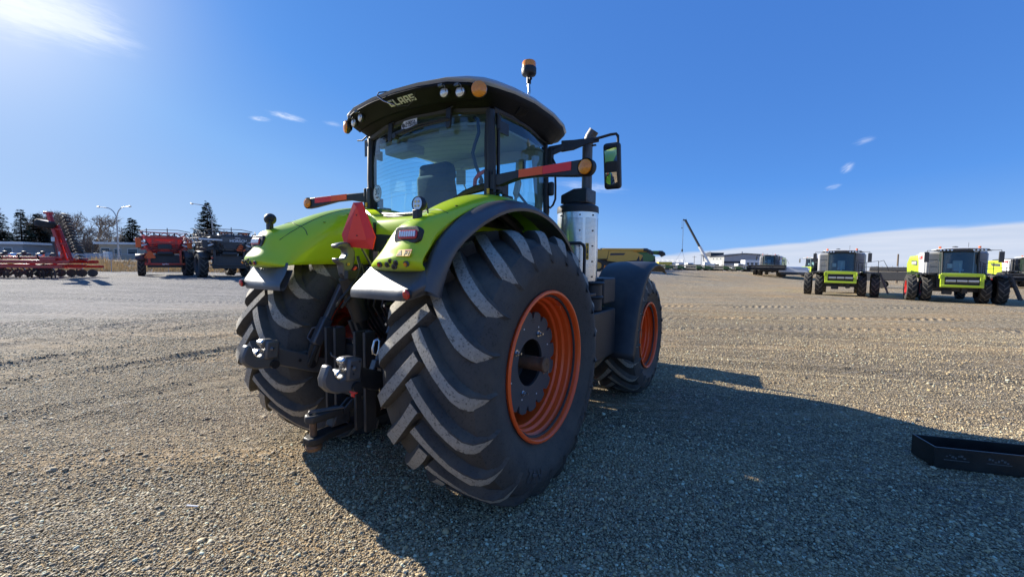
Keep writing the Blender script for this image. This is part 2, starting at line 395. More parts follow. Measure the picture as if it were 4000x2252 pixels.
def polar():
    na = 900
    rr = np.concatenate([.35*np.exp(np.linspace(0, math.log(30/.35), 520, endpoint=False)), 30*np.exp(np.linspace(0, math.log(5000/30), 110))]); nr = len(rr); a = np.linspace(0, 2*np.pi, na, endpoint=False)
    x = CAM.x+np.outer(rr, np.cos(a)); y = CAM.y+np.outer(rr, np.sin(a))
    z = ground_h(x, y)+ruts(x, y)*sst(120, 40, np.hypot(x-CAM.x, y-CAM.y))
    V = np.stack([x, y, z], -1).reshape(-1, 3)
    V = np.vstack([V, [[CAM.x, CAM.y, 0]]])
    F = []
    i = np.arange(nr-1)[:, None]*na; j = np.arange(na)[None]; j2 = (j+1) % na
    Q = np.stack([i+j, i+na+j, i+na+j2, i+j2], -1).reshape(-1, 4)
    c = len(V)-1; T = np.stack([np.full(na, c), j[0], j2[0]], -1)
    me = bpy.data.meshes.new('ground')
    nl = Q.size+T.size
    me.vertices.add(len(V)); me.vertices.foreach_set('co', V.ravel())
    me.loops.add(nl); me.loops.foreach_set('vertex_index', np.concatenate([Q.ravel(), T.ravel()]).astype(np.int32))
    me.polygons.add(len(Q)+len(T))
    st = np.concatenate([np.arange(len(Q))*4, Q.size+np.arange(len(T))*3]).astype(np.int32)
    me.polygons.foreach_set('loop_start', st)
    me.polygons.foreach_set('use_smooth', [True]*(len(Q)+len(T)))
    me.update(calc_edges=True); me.validate()
    return me
def gravel_mat():
    m, g, p = new_mat('yard_gravel')
    tc = g.n('ShaderNodeTexCoord'); O = tc.outputs['Object']
    sep = g.n('ShaderNodeSeparateXYZ'); g.l(O, sep.inputs[0])
    W_ = g.mapv(O, rot=(0, 0, R(-33)))
    flat = g.vm('MULTIPLY', O, (1, 1, .3))
    def stones(sc):
        v = g.n('ShaderNodeTexVoronoi'); g.l(flat, v.inputs['Vector']); v.inputs['Scale'].default_value = sc
        return v.outputs['Distance'], v.outputs['Color']
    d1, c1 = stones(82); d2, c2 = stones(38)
    s1 = g.n('ShaderNodeSeparateColor'); g.l(c1, s1.inputs[0]); s2 = g.n('ShaderNodeSeparateColor'); g.l(c2, s2.inputs[0])
    stone = g.ramp(s1.outputs[0], [(0, (0.179,0.139,0.085)), (.3, (0.405,0.312,0.182)), (.55, (0.628,0.477,0.263)), (.8, (0.509,0.419,0.277)), (1, (0.920,0.822,0.541))])
    big = g.ramp(s2.outputs[1], [(0, (0.224,0.179,0.118)), (.5, (0.570,0.449,0.270)), (1, (0.898,0.749,0.499))])
    stone = g.mix(g.m('MULTIPLY', g.m('GREATER_THAN', s2.outputs[0], .80), .8), stone, big)
    stone = g.mix(g.m('MULTIPLY', g.sm(d1, .38, .60), .82), stone, (0.060,0.053,0.046))      # shade painted into the gaps between stones; the bump casts none
    fines = g.mix(g.noise(O, 30, 4, .7), (0.239,0.159,0.074), (0.450,0.305,0.144))
    # bare tracks where wheels have pushed the stones aside, long in the driving direction
    tr = g.noise(g.mapv(W_, (.10, 1.15, 1)), 1.0, 4, .6)
    patch = g.noise(O, .22, 4, .55)
    fmask = g.m('MULTIPLY', g.sm(g.m('ADD', g.m('MULTIPLY', tr, .65), g.m('MULTIPLY', patch, .35)), .46, .62), .78)
    c = g.mix(fmask, stone, fines)
    # clods and turned stones that still read as specks from afar
    sp1 = g.noise(g.vm('MULTIPLY', W_, (1, 1.6, .3)), 7.5, 3, .7); sp2 = g.noise(g.vm('MULTIPLY', W_, (.5, 1.6, .3)), 2.6, 4, .7)
    c = g.mix(g.m('MULTIPLY', g.sm(sp1, .57, .70), .50), c, (.085,.070,.050))
    c = g.mix(g.m('MULTIPLY', g.sm(sp1, .46, .33), .55), c, (.66,.61,.51))
    c = g.mix(g.m('MULTIPLY', g.sm(sp2, .58, .74), .40), c, (.12,.10,.068))
    # broad tone: paler grey stone to the west, browner to the east
    tone = g.noise(O, .055, 3, .5)
    c = g.mix(g.sm(tone, .3, .7), c, (1.0, .93, .80), blend='MULTIPLY')
    west = g.sm(sep.outputs[0], -4, -16)
    hs = g.n('ShaderNodeHueSaturation'); g.l(c, hs.inputs['Color']); g.l(g.m('MULTIPLY_ADD', g.sm(sep.outputs[0], -6, -20), -.72, .93), hs.inputs['Saturation']); g.l(g.m('MULTIPLY_ADD', g.sm(sep.outputs[0], -6, -22), -.40, 1.06), hs.inputs['Value'])
    c = hs.outputs[0]
    # shade between the loose stones painted in: darker ground round the parking stand
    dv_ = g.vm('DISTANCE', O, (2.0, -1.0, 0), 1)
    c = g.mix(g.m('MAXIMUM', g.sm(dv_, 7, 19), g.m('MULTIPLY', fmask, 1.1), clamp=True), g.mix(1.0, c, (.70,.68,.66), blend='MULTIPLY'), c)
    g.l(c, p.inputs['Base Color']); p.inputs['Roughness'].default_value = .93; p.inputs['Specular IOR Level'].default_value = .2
    h = g.m('ADD', g.m('MULTIPLY', g.m('SUBTRACT', .5, d1), .011), g.m('MULTIPLY', g.m('SUBTRACT', .5, d2), .016))
    h = g.m('MULTIPLY', h, g.m('MULTIPLY_ADD', fmask, -.6, 1.0))
    h = g.m('ADD', h, g.m('MULTIPLY', g.noise(g.mapv(W_, (.5, 3.4, 1)), 1.0, 6, .65), .085))
    # tyre prints: bars pressed across two long tracks
    sw = g.n('ShaderNodeSeparateXYZ'); g.l(W_, sw.inputs[0])
    wob = g.m('MULTIPLY', g.m('SINE', g.m('MULTIPLY', sw.outputs[0], .12)), .5)
    pr = None
    for v0, wd in ((7.3, .34), (9.6, .34), (13.4, .4), (-3.4, .3)):
        dv = g.m('ABSOLUTE', g.m('SUBTRACT', g.m('SUBTRACT', sw.outputs[1], v0), wob))
        bars = g.m('SINE', g.m('MULTIPLY_ADD', sw.outputs[0], 22.0, g.m('MULTIPLY', dv, 16.0)))
        one = g.m('MULTIPLY', g.sm(dv, wd, wd*.6), bars); pr = one if pr is None else g.m('ADD', pr, one)
    h = g.m('ADD', h, g.m('MULTIPLY', pr, .022))
    clod = g.noise(g.mapv(W_, (1.6, 5.5, 1)), 1.0, 5, .6)
    h = g.m('ADD', h, g.m('MULTIPLY', g.sm(clod, .55, .72), .05))
    bn = g.n('ShaderNodeBump'); bn.inputs['Strength'].default_value = 1.0; bn.inputs['Distance'].default_value = 1.15
    g.l(h, bn.inputs['Height']); g.l(bn.outputs[0], p.inputs['Normal'])
    return m
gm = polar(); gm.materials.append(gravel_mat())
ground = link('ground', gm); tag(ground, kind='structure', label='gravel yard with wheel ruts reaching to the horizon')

# loose stones: one scatter near the viewer, instanced by geometry nodes
def pebble_mat():
    m, g, p = new_mat('pebble')
    at = g.n('ShaderNodeAttribute', attribute_type='INSTANCER', attribute_name='tone')
    c = g.ramp(at.outputs['Fac'], [(0, (0.090,0.073,0.047)), (.22, (0.283,0.225,0.136)), (.45, (0.475,0.370,0.205)), (.62, (0.385,0.325,0.221)), (.78, (0.642,0.457,0.209)), (.93, (0.821,0.689,0.432)), (1, (0.828,0.919,0.658))])
    tc = g.n('ShaderNodeTexCoord')
    c = g.mix(g.m('MULTIPLY', g.noise(tc.outputs['Object'], 2.2, 4, .6), .7), c, (.33,.26,.17))
    g.l(c, p.inputs['Base Color']); p.inputs['Roughness'].default_value = .7; p.inputs['Specular IOR Level'].default_value = .3
    return m
def scatter():
    rs = np.random.RandomState(11)
    pts, scl, ton = [], [], []
    # (how many, nearest, farthest, smallest, largest radius)
    half = R(72); yaw = math.atan2(.836, -.545)
    for n, r0, r1, s0, s1 in ((142000, .5, 4.2, .0030, .0080), (24000, .5, 4.5, .007, .0140), (190000, 4.0, 9, .0040, .0098), (18000, 4, 13, .010, .016), (112000, 8.5, 18, .007, .014), (2400, 1, 15, .015, .026)):
        r = np.sqrt(rs.uniform(r0**2, r1**2, n)); a = yaw+rs.uniform(-half, half, n)
        x = CAM.x+r*np.cos(a); y = CAM.y+r*np.sin(a)
        c, s = math.cos(R(33)), math.sin(R(33)); u = x*c+y*s; v = -x*s+y*c
        dens = .5+.5*np.sin(v*2.1+.7*np.sin(u*.4)+1.3)*np.sin(v*.83+u*.17)+.25*np.sin(u*1.3+v*.9)
        keep = rs.uniform(0, 1, n) < np.clip(.22+1.05*dens, .08, 1)
        x, y = x[keep], y[keep]; sz = s0+(s1-s0)*rs.uniform(0, 1, len(x))**1.8
        pts.append(np.stack([x, y, ground_h(x, y)+ruts(x, y)+sz*.22], 1)); scl.append(sz); ton.append(rs.uniform(0, 1, len(x)))
    P = np.vstack(pts); S = np.concatenate(scl); T = np.concatenate(ton)
    me = bpy.data.meshes.new('gravel'); me.vertices.add(len(P)); me.vertices.foreach_set('co', P.ravel())
    for nm, arr in (('size', S), ('tone', T)):
        a = me.attributes.new(nm, 'FLOAT', 'POINT'); a.data.foreach_set('value', arr.astype(np.float32))
    me.update()
    pm = pebble_mat(); me.materials.append(pm)
    o = link('gravel', me)
    ng = bpy.data.node_groups.new('stones', 'GeometryNodeTree')
    ng.interface.new_socket('Geometry', in_out='INPUT', socket_type='NodeSocketGeometry'); ng.interface.new_socket('Geometry', in_out='OUTPUT', socket_type='NodeSocketGeometry')
    q = G(ng); gi = q.n('NodeGroupInput'); go = q.n('NodeGroupOutput')
    m2p = q.n('GeometryNodeMeshToPoints'); q.l(gi.outputs[0], m2p.inputs['Mesh'])
    ico = q.n('GeometryNodeMeshIcoSphere'); ico.inputs['Radius'].default_value = 1; ico.inputs['Subdivisions'].default_value = 2
    sp = q.n('GeometryNodeSetPosition'); q.l(ico.outputs['Mesh'], sp.inputs['Geometry'])
    nz = q.n('ShaderNodeTexNoise'); nz.inputs['Scale'].default_value = 1.3
    off = q.vm('SCALE', q.vm('SUBTRACT', nz.outputs['Color'], (.5,.5,.5))); off.node.inputs['Scale'].default_value = 1.0
    q.l(off, sp.inputs['Offset'])
    sm_ = q.n('GeometryNodeSetShadeSmooth'); q.l(sp.outputs[0], sm_.inputs[0])
    st = q.n('GeometryNodeSetMaterial'); st.inputs['Material'].default_value = pm; q.l(sm_.outputs[0], st.inputs[0])
    ip = q.n('GeometryNodeInstanceOnPoints'); q.l(m2p.outputs[0], ip.inputs['Points']); q.l(st.outputs[0], ip.inputs['Instance'])
    rv = q.n('FunctionNodeRandomValue', data_type='FLOAT_VECTOR'); rv.inputs[0].default_value = (-.35,-.35,0); rv.inputs[1].default_value = (.35,.35,6.28)
    q.l(rv.outputs[0], ip.inputs['Rotation'])
    na = q.n('GeometryNodeInputNamedAttribute', data_type='FLOAT'); na.inputs[0].default_value = 'size'
    rv2 = q.n('FunctionNodeRandomValue', data_type='FLOAT_VECTOR'); rv2.inputs[0].default_value = (.75,.75,.42); rv2.inputs[1].default_value = (1.35,1.1,.8); rv2.inputs['Seed'].default_value = 5
    q.l(q.vm('MULTIPLY', rv2.outputs[0], na.outputs[0]), ip.inputs['Scale'])
    q.l(ip.outputs[0], go.inputs[0])
    md = o.modifiers.new('scatter', 'NODES'); md.node_group = ng
    return o
grv = scatter(); tag(grv, 'loose rounded gravel stones strewn over the yard', 'gravel', kind='stuff')
# ------------------------------------------------------------------ the tractor
tractor = tag(empty('tractor'), 'large lime green tractor seen from behind, orange rims, red triangle on its back', 'tractor')
def prof_at(prof, r):
    for (r0, u0), (r1, u1) in zip(prof, prof[1:]):
        if (r0-r)*(r1-r) <= 0 and r0 != r1: return u0+(u1-u0)*(r-r0)/(r1-r0)
    return prof[-1][1]
def tyre_mesh(Rt, W, rim, nlug, sweep, lugh, lw, n=96):
    """ag tyre: carcass turned round X, herringbone lugs standing on it; width and lug tops worn"""
    h = W/2; c = Rt-lugh
    half = [(c+.004, 0), (c, .45*h), (c-.012, .72*h), (c-.05, .90*h), (c-.11, .985*h), (c-.19, 1.02*h), ((c+rim)/2-.02, 1.0*h), (rim+.11, .93*h), (rim+.035, .865*h), (rim+.012, .835*h), (rim-.012, .83*h), (rim-.012, .80*h)]
    mb = MB(); full = [(r, -u) for r, u in half[::-1]]+half[1:]
    mb.lathe(full, n=n)
    ctr = lambda u: float(np.interp(abs(u), [q[1] for q in half[:6]], [q[0] for q in half[:6]]))
    def lug_top(u): return float(np.interp(abs(u), [0, .5*h, .75*h, .88*h, .96*h, 1.02*h], [Rt, Rt-.003, Rt-.018, Rt-.055, Rt-.115, Rt-.20]))
    ts = [0, .08, .2, .35, .5, .65, .78, .88, .95, 1.0]
    for side in (-1, 1):
        for k in range(nlug):
            a0 = 2*math.pi*(k+(.5 if side < 0 else 0))/nlug+R(22.3)-R(2)
            line = []
            for t in ts:
                u = (-.05+1.02*t)*h; a = a0-R(sweep)*(1.22*t-.22*t*t); line.append((u, a))
            rows = []
            for i, (u, a) in enumerate(line):
                u0, a_0 = line[max(i-1, 0)]; u1, a_1 = line[min(i+1, len(line)-1)]
                du, da = u1-u0, (a_1-a_0)*Rt; L = math.hypot(du, da); nx, ny = -da/L, du/L     # across the lug
                w = lw*(1+.28*max(0, ts[i]-.45))*(.93+.07*math.sin(k*2.1+i))
                top = lug_top(u); bot = ctr(u)-.012
                if i == len(line)-1: top = max(bot+.02, top-.012)
                row = []
                for off, rr in ((-.5*w-.028, bot), (-.5*w-.008, top-.010), (-.5*w, top), (.5*w, top), (.5*w+.008, top-.010), (.5*w+.028, bot)):
                    uu = u+nx*off; aa = a+ny*off/Rt
                    rr2 = min(rr, lug_top(uu)) if rr > bot else ctr(uu)-.012
                    row.append((side*uu, -rr2*math.cos(aa), rr2*math.sin(aa)))
                rows.append(row)
            o = len(mb.v)
            for row in rows: mb.v += row
            nc = 6
            for i in range(len(rows)-1):
                for j in range(nc-1):
                    mb.f.append((o+i*nc+j, o+i*nc+j+1, o+(i+1)*nc+j+1, o+(i+1)*nc+j)); mb.mi.append(1 if j == 2 else 0)
            mb.f.append(tuple(o+j for j in range(nc))); mb.mi.append(0)
            e = o+(len(rows)-1)*nc; mb.f.append(tuple(e+j for j in range(nc))[::-1]); mb.mi.append(0)
    return mb.mesh('tyre', [rubber, tread], 32), half
def arc_text(txt, size, rad, a_mid, half, side, flip=False):
    me = text_mesh(txt, size, 0.0, .004, res=2); me.transform(Matrix.Diagonal((1.12, 1, 1, 1)))
    bm = bmesh.new(); bm.from_mesh(me)
    bmesh.ops.subdivide_edges(bm, edges=bm.edges, cuts=1)
    for v in bm.verts:
        x, y = v.co.x, v.co.y
        r = rad+y; a = a_mid-x/rad                 # seen from +X, running clockwise, tops outwards
        u = prof_at(half, r)+.006
        v.co = (side*u, r*math.cos(a)*side, r*math.sin(a))
    bm.to_mesh(me); bm.free(); me.materials.clear(); me.materials.append(sidewall_print)
    return me
def disc_mesh(r, hole, n_notch, x, th):
    """flat wheel disc with slanted notches all round its rim"""
    pts = []
    for k in range(n_notch):
        a = 2*math.pi*k/n_notch; s = 2*math.pi/n_notch
        for f, rr in ((0, r), (.3, r*1.02), (.62, r*1.0), (.67, r*.91), (.73, r*.87), (.80, r*.87), (.90, r*.96)):
            pts.append((a+f*s, rr))
    n = len(pts); mb = MB(); vs = []
    for xx in (x, x-th):
        for a, rr in pts: vs.append((xx, rr*math.cos(a), rr*math.sin(a)))
        for a, rr in pts: vs.append((xx, hole*math.cos(a), hole*math.sin(a)))
    fs = []
    for k in range(n):
        j = (k+1) % n
        fs += [(k, j, n+j, n+k), (2*n+k, 3*n+k, 3*n+j, 2*n+j), (k, 2*n+k, 2*n+j, j), (n+k, n+j, 3*n+j, 3*n+k)]
    mb.add(vs, fs); return mb.mesh('wheel_disc', disc_grey, 20)
REAR_TYRE, rear_half = tyre_mesh(1.065, .90, .550, 21, 23.5, .070, .077)
FRONT_TYRE, front_half = tyre_mesh(.852, .70, .432, 19, 27, .052, .058, 80)
rear_rim_prof = [(.575, .375), (.590, .398), (.592, .410), (.584, .419), (.570, .420), (.560, .412), (.556, .395), (.553, .340), (.545, .334), (.532, .322), (.530, .282), (.522, .276), (.512, .266), (.511, .226), (.503, .220), (.496, .212), (.495, .10), (.492, -.05), (.492, -.28), (.54, -.37), (.57, -.385)]
def rim_mesh(prof, n=72): return MB().lathe(prof, n=n).mesh('rim', orange, 40)
def scale_prof(p, kr, ku): return [(r*kr, u*ku) for r, u in p]
RIM_R = rim_mesh(rear_rim_prof); RIM_F = rim_mesh(scale_prof(rear_rim_prof, .462/.575, .80))
DISC_R = disc_mesh(.405, .190, 16, .235, .022)
mbx = MB(); mbx.lathe([(.30, .0), (.29, .10), (.16, .14), (.10, .15), (.0, .15)], n=40); FRONT_HUB = mbx.mesh('wheel_disc', orange)
for k in range(10): pass
def make_wheel(cx, cy, cz, side, rear, squash):
    w = empty('rear_wheel' if rear else 'front_wheel', tractor, (cx, cy, cz))
    me = (REAR_TYRE if rear else FRONT_TYRE).copy()
    n = len(me.vertices); co = np.empty(n*3); me.vertices.foreach_get('co', co); co = co.reshape(-1, 3)
    low = co[:, 2] < -(cz-.004)                    # flattened where it stands on the ground
    bul = sst(cz-.32, cz, -co[:, 2]); co[:, 0] *= 1+.012*bul
    co[low, 2] = -(cz-.004)
    me.vertices.foreach_set('co', co.ravel()); me.update()
    link('tyre', me, w)
    rot = (0, 0, 0 if side > 0 else math.pi)
    rim = link('rim', RIM_R if rear else RIM_F, w, rot=rot)
    half = rear_half if rear else front_half
    if rear:
        link('wheel_disc', DISC_R, w, rot=rot)
        hb = MB(); hb.lathe([(.215, .21), (.205, .21), (.200, .06), (.17, .04), (.13, .04), (.12, .10), (.056, .10)], n=40); hb.build('hub', dark_metal, w, rot=rot)
        sh = MB(); sh.lathe([(.056, -.1), (.056, .335), (.052, .345), (.052, .350), (.061, .352), (.061, .374), (.054, .382), (.018, .383), (.012, .376), (0, .376)], n=28); sh.build('axle_shaft', rust, w, rot=rot)
        for k in range(4):
            a = R(62+90*k); b = MB(); y, z = .248*math.cos(a), .248*math.sin(a)
            b.cyl((.235, y, z), (.243, y, z), .026, n=14); b.cyl((.243, y, z), (.262, y, z), .017, n=6); b.cyl((.262, y, z), (.285, y, z), .009, n=8)
            b.build('bolt', bright, w, rot=rot)
        for k in range(8):
            a = R(20+45*k); y, z = .30*math.cos(a), .30*math.sin(a)
            MB().cyl((.2345, y, z), (.2375, y, z), .007, n=8).build('rivet', sticker_white, w, rot=rot)
        va = R(60); MB().tube([(.33, .51*math.cos(va), .51*math.sin(va)), (.352, .50*math.cos(va), .50*math.sin(va)), (.37, .505*math.cos(va), .505*math.sin(va))], .012).build('valve', orange, w, rot=rot)
        for txt, sz, am in (('900/60 R42', .105, R(-33)), ('R42', .13, R(-112))):
            link('lettering', arc_text(txt, sz, .80, am, half, side), w)
        if side > 0:
            lab = MB()
            for a0, a1 in ((R(148), R(176)),):
                for k in range(9):
                    a = a0+(a1-a0)*k/8; y, z = .345*math.cos(a), .345*math.sin(a)
                    lab.box((.236, y, z), (.002, .007, .016), (a, 0, 0))
            lab.box((.236, .03, .34), (.002, .055, .008)); lab.box((.236, .04, .322), (.002, .03, .006))
            so_ = lab.build('stamp', ink_black, w, rot=rot); so_['kind'] = 'stuff'
    else:
        link('wheel_disc', FRONT_HUB, w, rot=rot)
        hb = MB(); hb.lathe([(.13, .10), (.12, .19), (.09, .2), (0, .2)], n=28); hb.build('hub', dark_metal, w, rot=rot)
    return w
for s in (1, -1):
    make_wheel(1.03*s, 0, 1.016, s, True, 0)
    make_wheel(1.075*s, 3.147, .800, s, False, 0)

# ---- chassis between the wheels
b = MB()
b.box((0, .1, 1.02), (.62, .95, .62)); b.box((0, 1.2, .95), (.5, 1.5, .5)); b.cyl((-1.0, 0, 1.016), (1.0, 0, 1.016), .16, n=24)
b.lathe([(.30, -.62), (.26, -.40), (.2, -.3), (.2, .3), (.26, .40), (.30, .62)], (0, 0, 1.016), n=28)
b.box((0, 2.6, .95), (.42, 1.9, .5)); b.cyl((-.95, 3.147, .78), (.95, 3.147, .78), .13, n=20); b.box((0, 3.147, .82), (.4, .4, .34))
b.build('transmission_housing', dark_metal, tractor, bevel=.02)
b = MB(); b.box((0, -.02, 1.78), (1.06, .30, .62)); b.box((0, .55, 1.55), (1.1, 1.2, .5)); b.build('cab_floor', dark_metal, tractor, bevel=.02)
# hood
def hood():
    rows = []
    for y, wd, zb, zt in ((1.2, .42, 1.25, 2.32), (1.8, .44, 1.2, 2.36), (2.6, .43, 1.15, 2.33), (3.2, .41, 1.12, 2.22), (3.48, .38, 1.1, 2.10), (3.64, .34, 1.1, 1.96), (3.74, .29, 1.12, 1.72), (3.82, .25, 1.15, 1.38), (3.84, .22, 1.1, 1.15)):
        r = []
        for fx, fz in ((-1, 0), (-1.02, .45), (-.97, .80), (-.80, .96), (-.4, 1.0), (0, 1.01), (.4, 1.0), (.80, .96), (.97, .80), (1.02, .45), (1, 0)): r.append((wd*fx, y, zb+(zt-zb)*fz))
        rows.append(r)
    mb = MB().grid(rows); return mb
hd = hood().build('hood', lime, tractor, smooth=50)
bar_text('logo', 'CLAAS', .17, red_plastic, hd, plane_matrix((.452, 2.2, 1.72), (0, 1, 0), (0, 0, 1)))
b = MB(); b.box((0, 3.9, .80), (.5, .3, .45)); b.box((0, 4.2, .55), (.4, .5, .25)); b.box((.0, 4.58, .88), (.70, .66, .54))
for s in (-1, 1): b.beam((.36*s, 4.1, .75), (.40*s, 4.95, .72), .09, .16)
b.tube([(0, 4.3, .9), (0, 4.27, 1.40), (0, 4.24, 1.62)], .035)
b.build('front_linkage', dark_metal, tractor, bevel=.02)
b = MB(); b.box((1.06, 1.62, 1.0), (.42, .85, .56)); b.box((1.11, 1.85, 1.50), (.30, .40, .30)); b.cyl((1.16, 1.55, 1.28), (1.16, 1.55, 1.60), .11, n=20); b.cyl((1.16, 1.55, 1.42), (1.16, 1.55, 1.46), .125, n=20); b.cyl((1.16, 1.55, 1.58), (1.16, 1.55, 1.615), .135, n=20)
b.build('battery_box', black_plastic, tractor, bevel=.025)
b = MB()
for k in range(4): b.box((1.14, 1.16, .62+.29*k), (.34, .26, .03))
for y in (1.04, 1.28): b.beam((1.02, y, .55), (1.02, y, 1.6), .02, .05)
b.build('step', dark_metal, tractor, bevel=.006)
b = MB(); b.tube([(.92, 1.06, 1.5), (.92, 1.06, 1.985), (.93, 1.07, 2.015), (.96, 1.09, 2.03), (1.16, 1.19, 2.03), (1.19, 1.205, 2.01), (1.20, 1.21, 1.97), (1.20, 1.21, 1.62)], .017, 10); b.build('handrail', black_plastic, tractor)
b = MB(); b.box((-1.06, 1.5, 1.0), (.42, 1.2, .7)); b.build('fuel_tank', black_plastic, tractor, bevel=.05)

# ---- rear fenders: lime shell, black lip, black flap
ST = [
 (1.085, [(-.97,1.768),(-1.02,1.795),(-1.00,1.845),(-.945,1.90),(-.915,1.95),(-.86,2.00),(-.72,2.105),(-.5,2.205),(-.25,2.275),(0,2.300),(.3,2.265),(.6,2.150),(.85,1.975),(1.0,1.83)]),
 (1.045, [(-.99,1.764),(-1.075,1.795),(-1.085,1.850),(-1.00,1.915),(-.980,2.03),(-.94,2.078),(-.74,2.145),(-.5,2.245),(-.25,2.318),(0,2.342),(.3,2.320),(.6,2.215),(.85,2.04),(1.0,1.90)]),
 (.95,   [(-1.01,1.760),(-1.105,1.788),(-1.115,1.850),(-1.01,1.920),(-.988,2.045),(-.94,2.095),(-.76,2.155),(-.55,2.250),(-.28,2.340),(0,2.372),(.3,2.368),(.6,2.275),(.85,2.11),(1.0,1.97)]),
 (.82,   [(-1.01,1.760),(-1.10,1.785),(-1.10,1.845),(-1.015,1.910),(-.990,2.020),(-.94,2.075),(-.80,2.120),(-.58,2.245),(-.30,2.350),(0,2.390),(.3,2.398),(.6,2.335),(.85,2.20),(1.0,2.08)]),
 (.72,   [(-1.00,1.763),(-1.07,1.785),(-1.06,1.835),(-1.005,1.885),(-.970,1.940),(-.92,1.995),(-.80,2.080),(-.58,2.210),(-.30,2.325),(0,2.375),(.3,2.400),(.6,2.36),(.85,2.25),(1.0,2.14)]),
 (.62,   [(-.98,1.768),(-1.03,1.785),(-1.00,1.815),(-.955,1.855),(-.915,1.895),(-.86,1.945),(-.75,2.030),(-.55,2.145),(-.30,2.250),(0,2.320),(.3,2.35),(.6,2.33),(.85,2.24),(1.0,2.14)]),
 (.585,  [(-.97,1.770),(-1.00,1.783),(-.97,1.805),(-.925,1.835),(-.885,1.865),(-.83,1.905),(-.72,1.985),(-.53,2.095),(-.30,2.190),(0,2.255),(.3,2.29),(.6,2.27),(.85,2.18),(1.0,2.08)]),
 (.575,  [(-.96,1.768),(-.98,1.775),(-.95,1.778),(-.90,1.782),(-.86,1.784),(-.80,1.786),(-.70,1.788),(-.52,1.79),(-.30,1.79),(0,1.79),(.3,1.79),(.6,1.79),(.85,1.79),(1.0,1.79)])]
def px_light(mb, c, r):
    pass
def rear_fender(s):
    nst = len(ST[0][1])
    rows = [[(s*x, pr[i][0], pr[i][1]) for x, pr in ST] for i in range(nst)]
    f = MB().grid(rows).build('rear_fender', lime, tractor, smooth=0, sub=2, solid=.016)
    f.data.polygons.foreach_set('use_smooth', [True]*len(f.data.polygons))
    # black lip following the wheel arch
    angs = [R(a) for a in np.linspace(180-31.5, 36, 30)]
    rows = []
    for i, a in enumerate(angs):
        t = i/29; r_ = 1.292 if t > .15 else 1.292-.10*(1-t/.15)**1.5
        row = []
        for x, r in ((1.065, r_-.012), (1.085, r_), (1.13, r_+.004), (1.19, r_-.012), (1.235, r_-.040), (1.253, r_-.066), (1.248, r_-.088), (1.20, r_-.075), (1.10, r_-.055), (1.02, r_-.05)):
            xx = x if x < 1.1 else 1.1+(x-1.1)*min(1, .50+1.6*t); row.append((s*xx, r*math.cos(a), 1.016+r*math.sin(a)))
        rows.append(row)
    MB().grid(rows).build('fender_lip', grey_plastic, f, smooth=40)
    # lower flap (its top tucks under the lime tail)
    rows = []
    for z, y, xi, xo in ((1.80, -.975, .55, 1.12), (1.762, -.992, .525, 1.145), (1.70, -1.035, .49, 1.15), (1.65, -1.075, .47, 1.14), (1.628, -1.092, .462, 1.13), (1.60, -1.095, .458, 1.115), (1.575, -1.092, .46, 1.09), (1.572, -1.06, .47, 1.09), (1.60, -1.03, .48, 1.10), (1.74, -.95, .52, 1.12)):
        rows.append([(s*(xi+(xo-xi)*t), y+(.0 if t < .86 else .10*((t-.86)/.14)**1.6)+.02*(1-min(1, t*6)), z+(.0 if t < .8 else .05*((t-.8)/.2)**2)) for t in (0, .04, .15, .35, .55, .72, .82, .9, .96, 1.0)])
    MB().grid(rows).build('mud_flap', grey_plastic, f, smooth=50)
    MB().cyl((s*1.045, -1.09, 1.622), (s*1.045, -1.105, 1.620), .032, n=20).build('reflector_base', black_plastic, f)
    rf = MB().lathe([(.029, 0), (.029, .006), (.022, .012), (0, .014)], (s*1.045, -1.104, 1.620), (0, -1, -.1), 18).build('reflector', red_lens, f)
    # tail light: black surround, ribbed clear and red lens
    c = Vector((s*.948, -1.006, 1.985)); nrm = Vector((.03*s, -.985, .17)).normalized(); rt = Vector((0,0,1)).cross(nrm).normalized()*-1; up = nrm.cross(rt)*-1
    if up.z < 0: up = -up
    if rt.x*s < 0: rt = -rt
    mw = Matrix((rt, up, nrm)).transposed()
    def rounded(wd, ht, n=5, bulge=0):
        P = []
        for cx, cy, a0 in ((wd/2, ht/2, 0), (-wd/2, ht/2, 90), (-wd/2, -ht/2, 180), (wd/2, -ht/2, 270)):
            rr = min(wd, ht)*.32
            for k in range(n+1):
                a = R(a0+90*k/n); P.append((cx-math.copysign(rr, cx)+rr*math.cos(a), cy-math.copysign(rr, cy)+rr*math.sin(a)))
        return P
    bz = MB(); bz.prism([c+rt*x+up*y-nrm*.045 for x, y in rounded(.215, .108)], nrm*.052); bz.build('tail_light_surround', black_plastic, f, bevel=.006)
    tl = MB(); o = c+rt*.016+nrm*.007
    tl.prism([o+rt*x+up*y for x, y in rounded(.160, .056)], nrm*.008)
    tl.build('tail_light', red_lens, f, bevel=.004)
    cl = MB()
    for k in range(7): cl.prism([o+nrm*.008+rt*(x+(-.060+.020*k))+up*(y+.003) for x, y in rounded(.016, .036, 2)], nrm*.005)
    cl.build('light_lens', lens_clear, f)
    # push buttons on the lower chamfer
    for i, (x, z, m_) in enumerate(((.80, 1.800, red_lens), (.872, 1.800, ink_black), (.905, 1.822, ink_black), (.935, 1.788, ink_black), (.952, 1.812, ink_black), (1.030, 1.806, amber))):
        q = Vector((s*x, -1.095 if x < 1.0 else -1.085, z)); d = Vector((.05*s, -.93, -.34))
        k = MB().cyl(q, q+d*.012, .0185, n=16).build('button_collar', disc_grey, f)
        MB().cyl(q+d*.012, q+d*.019, .011, n=12).build('push_button', m_, f)
    return f
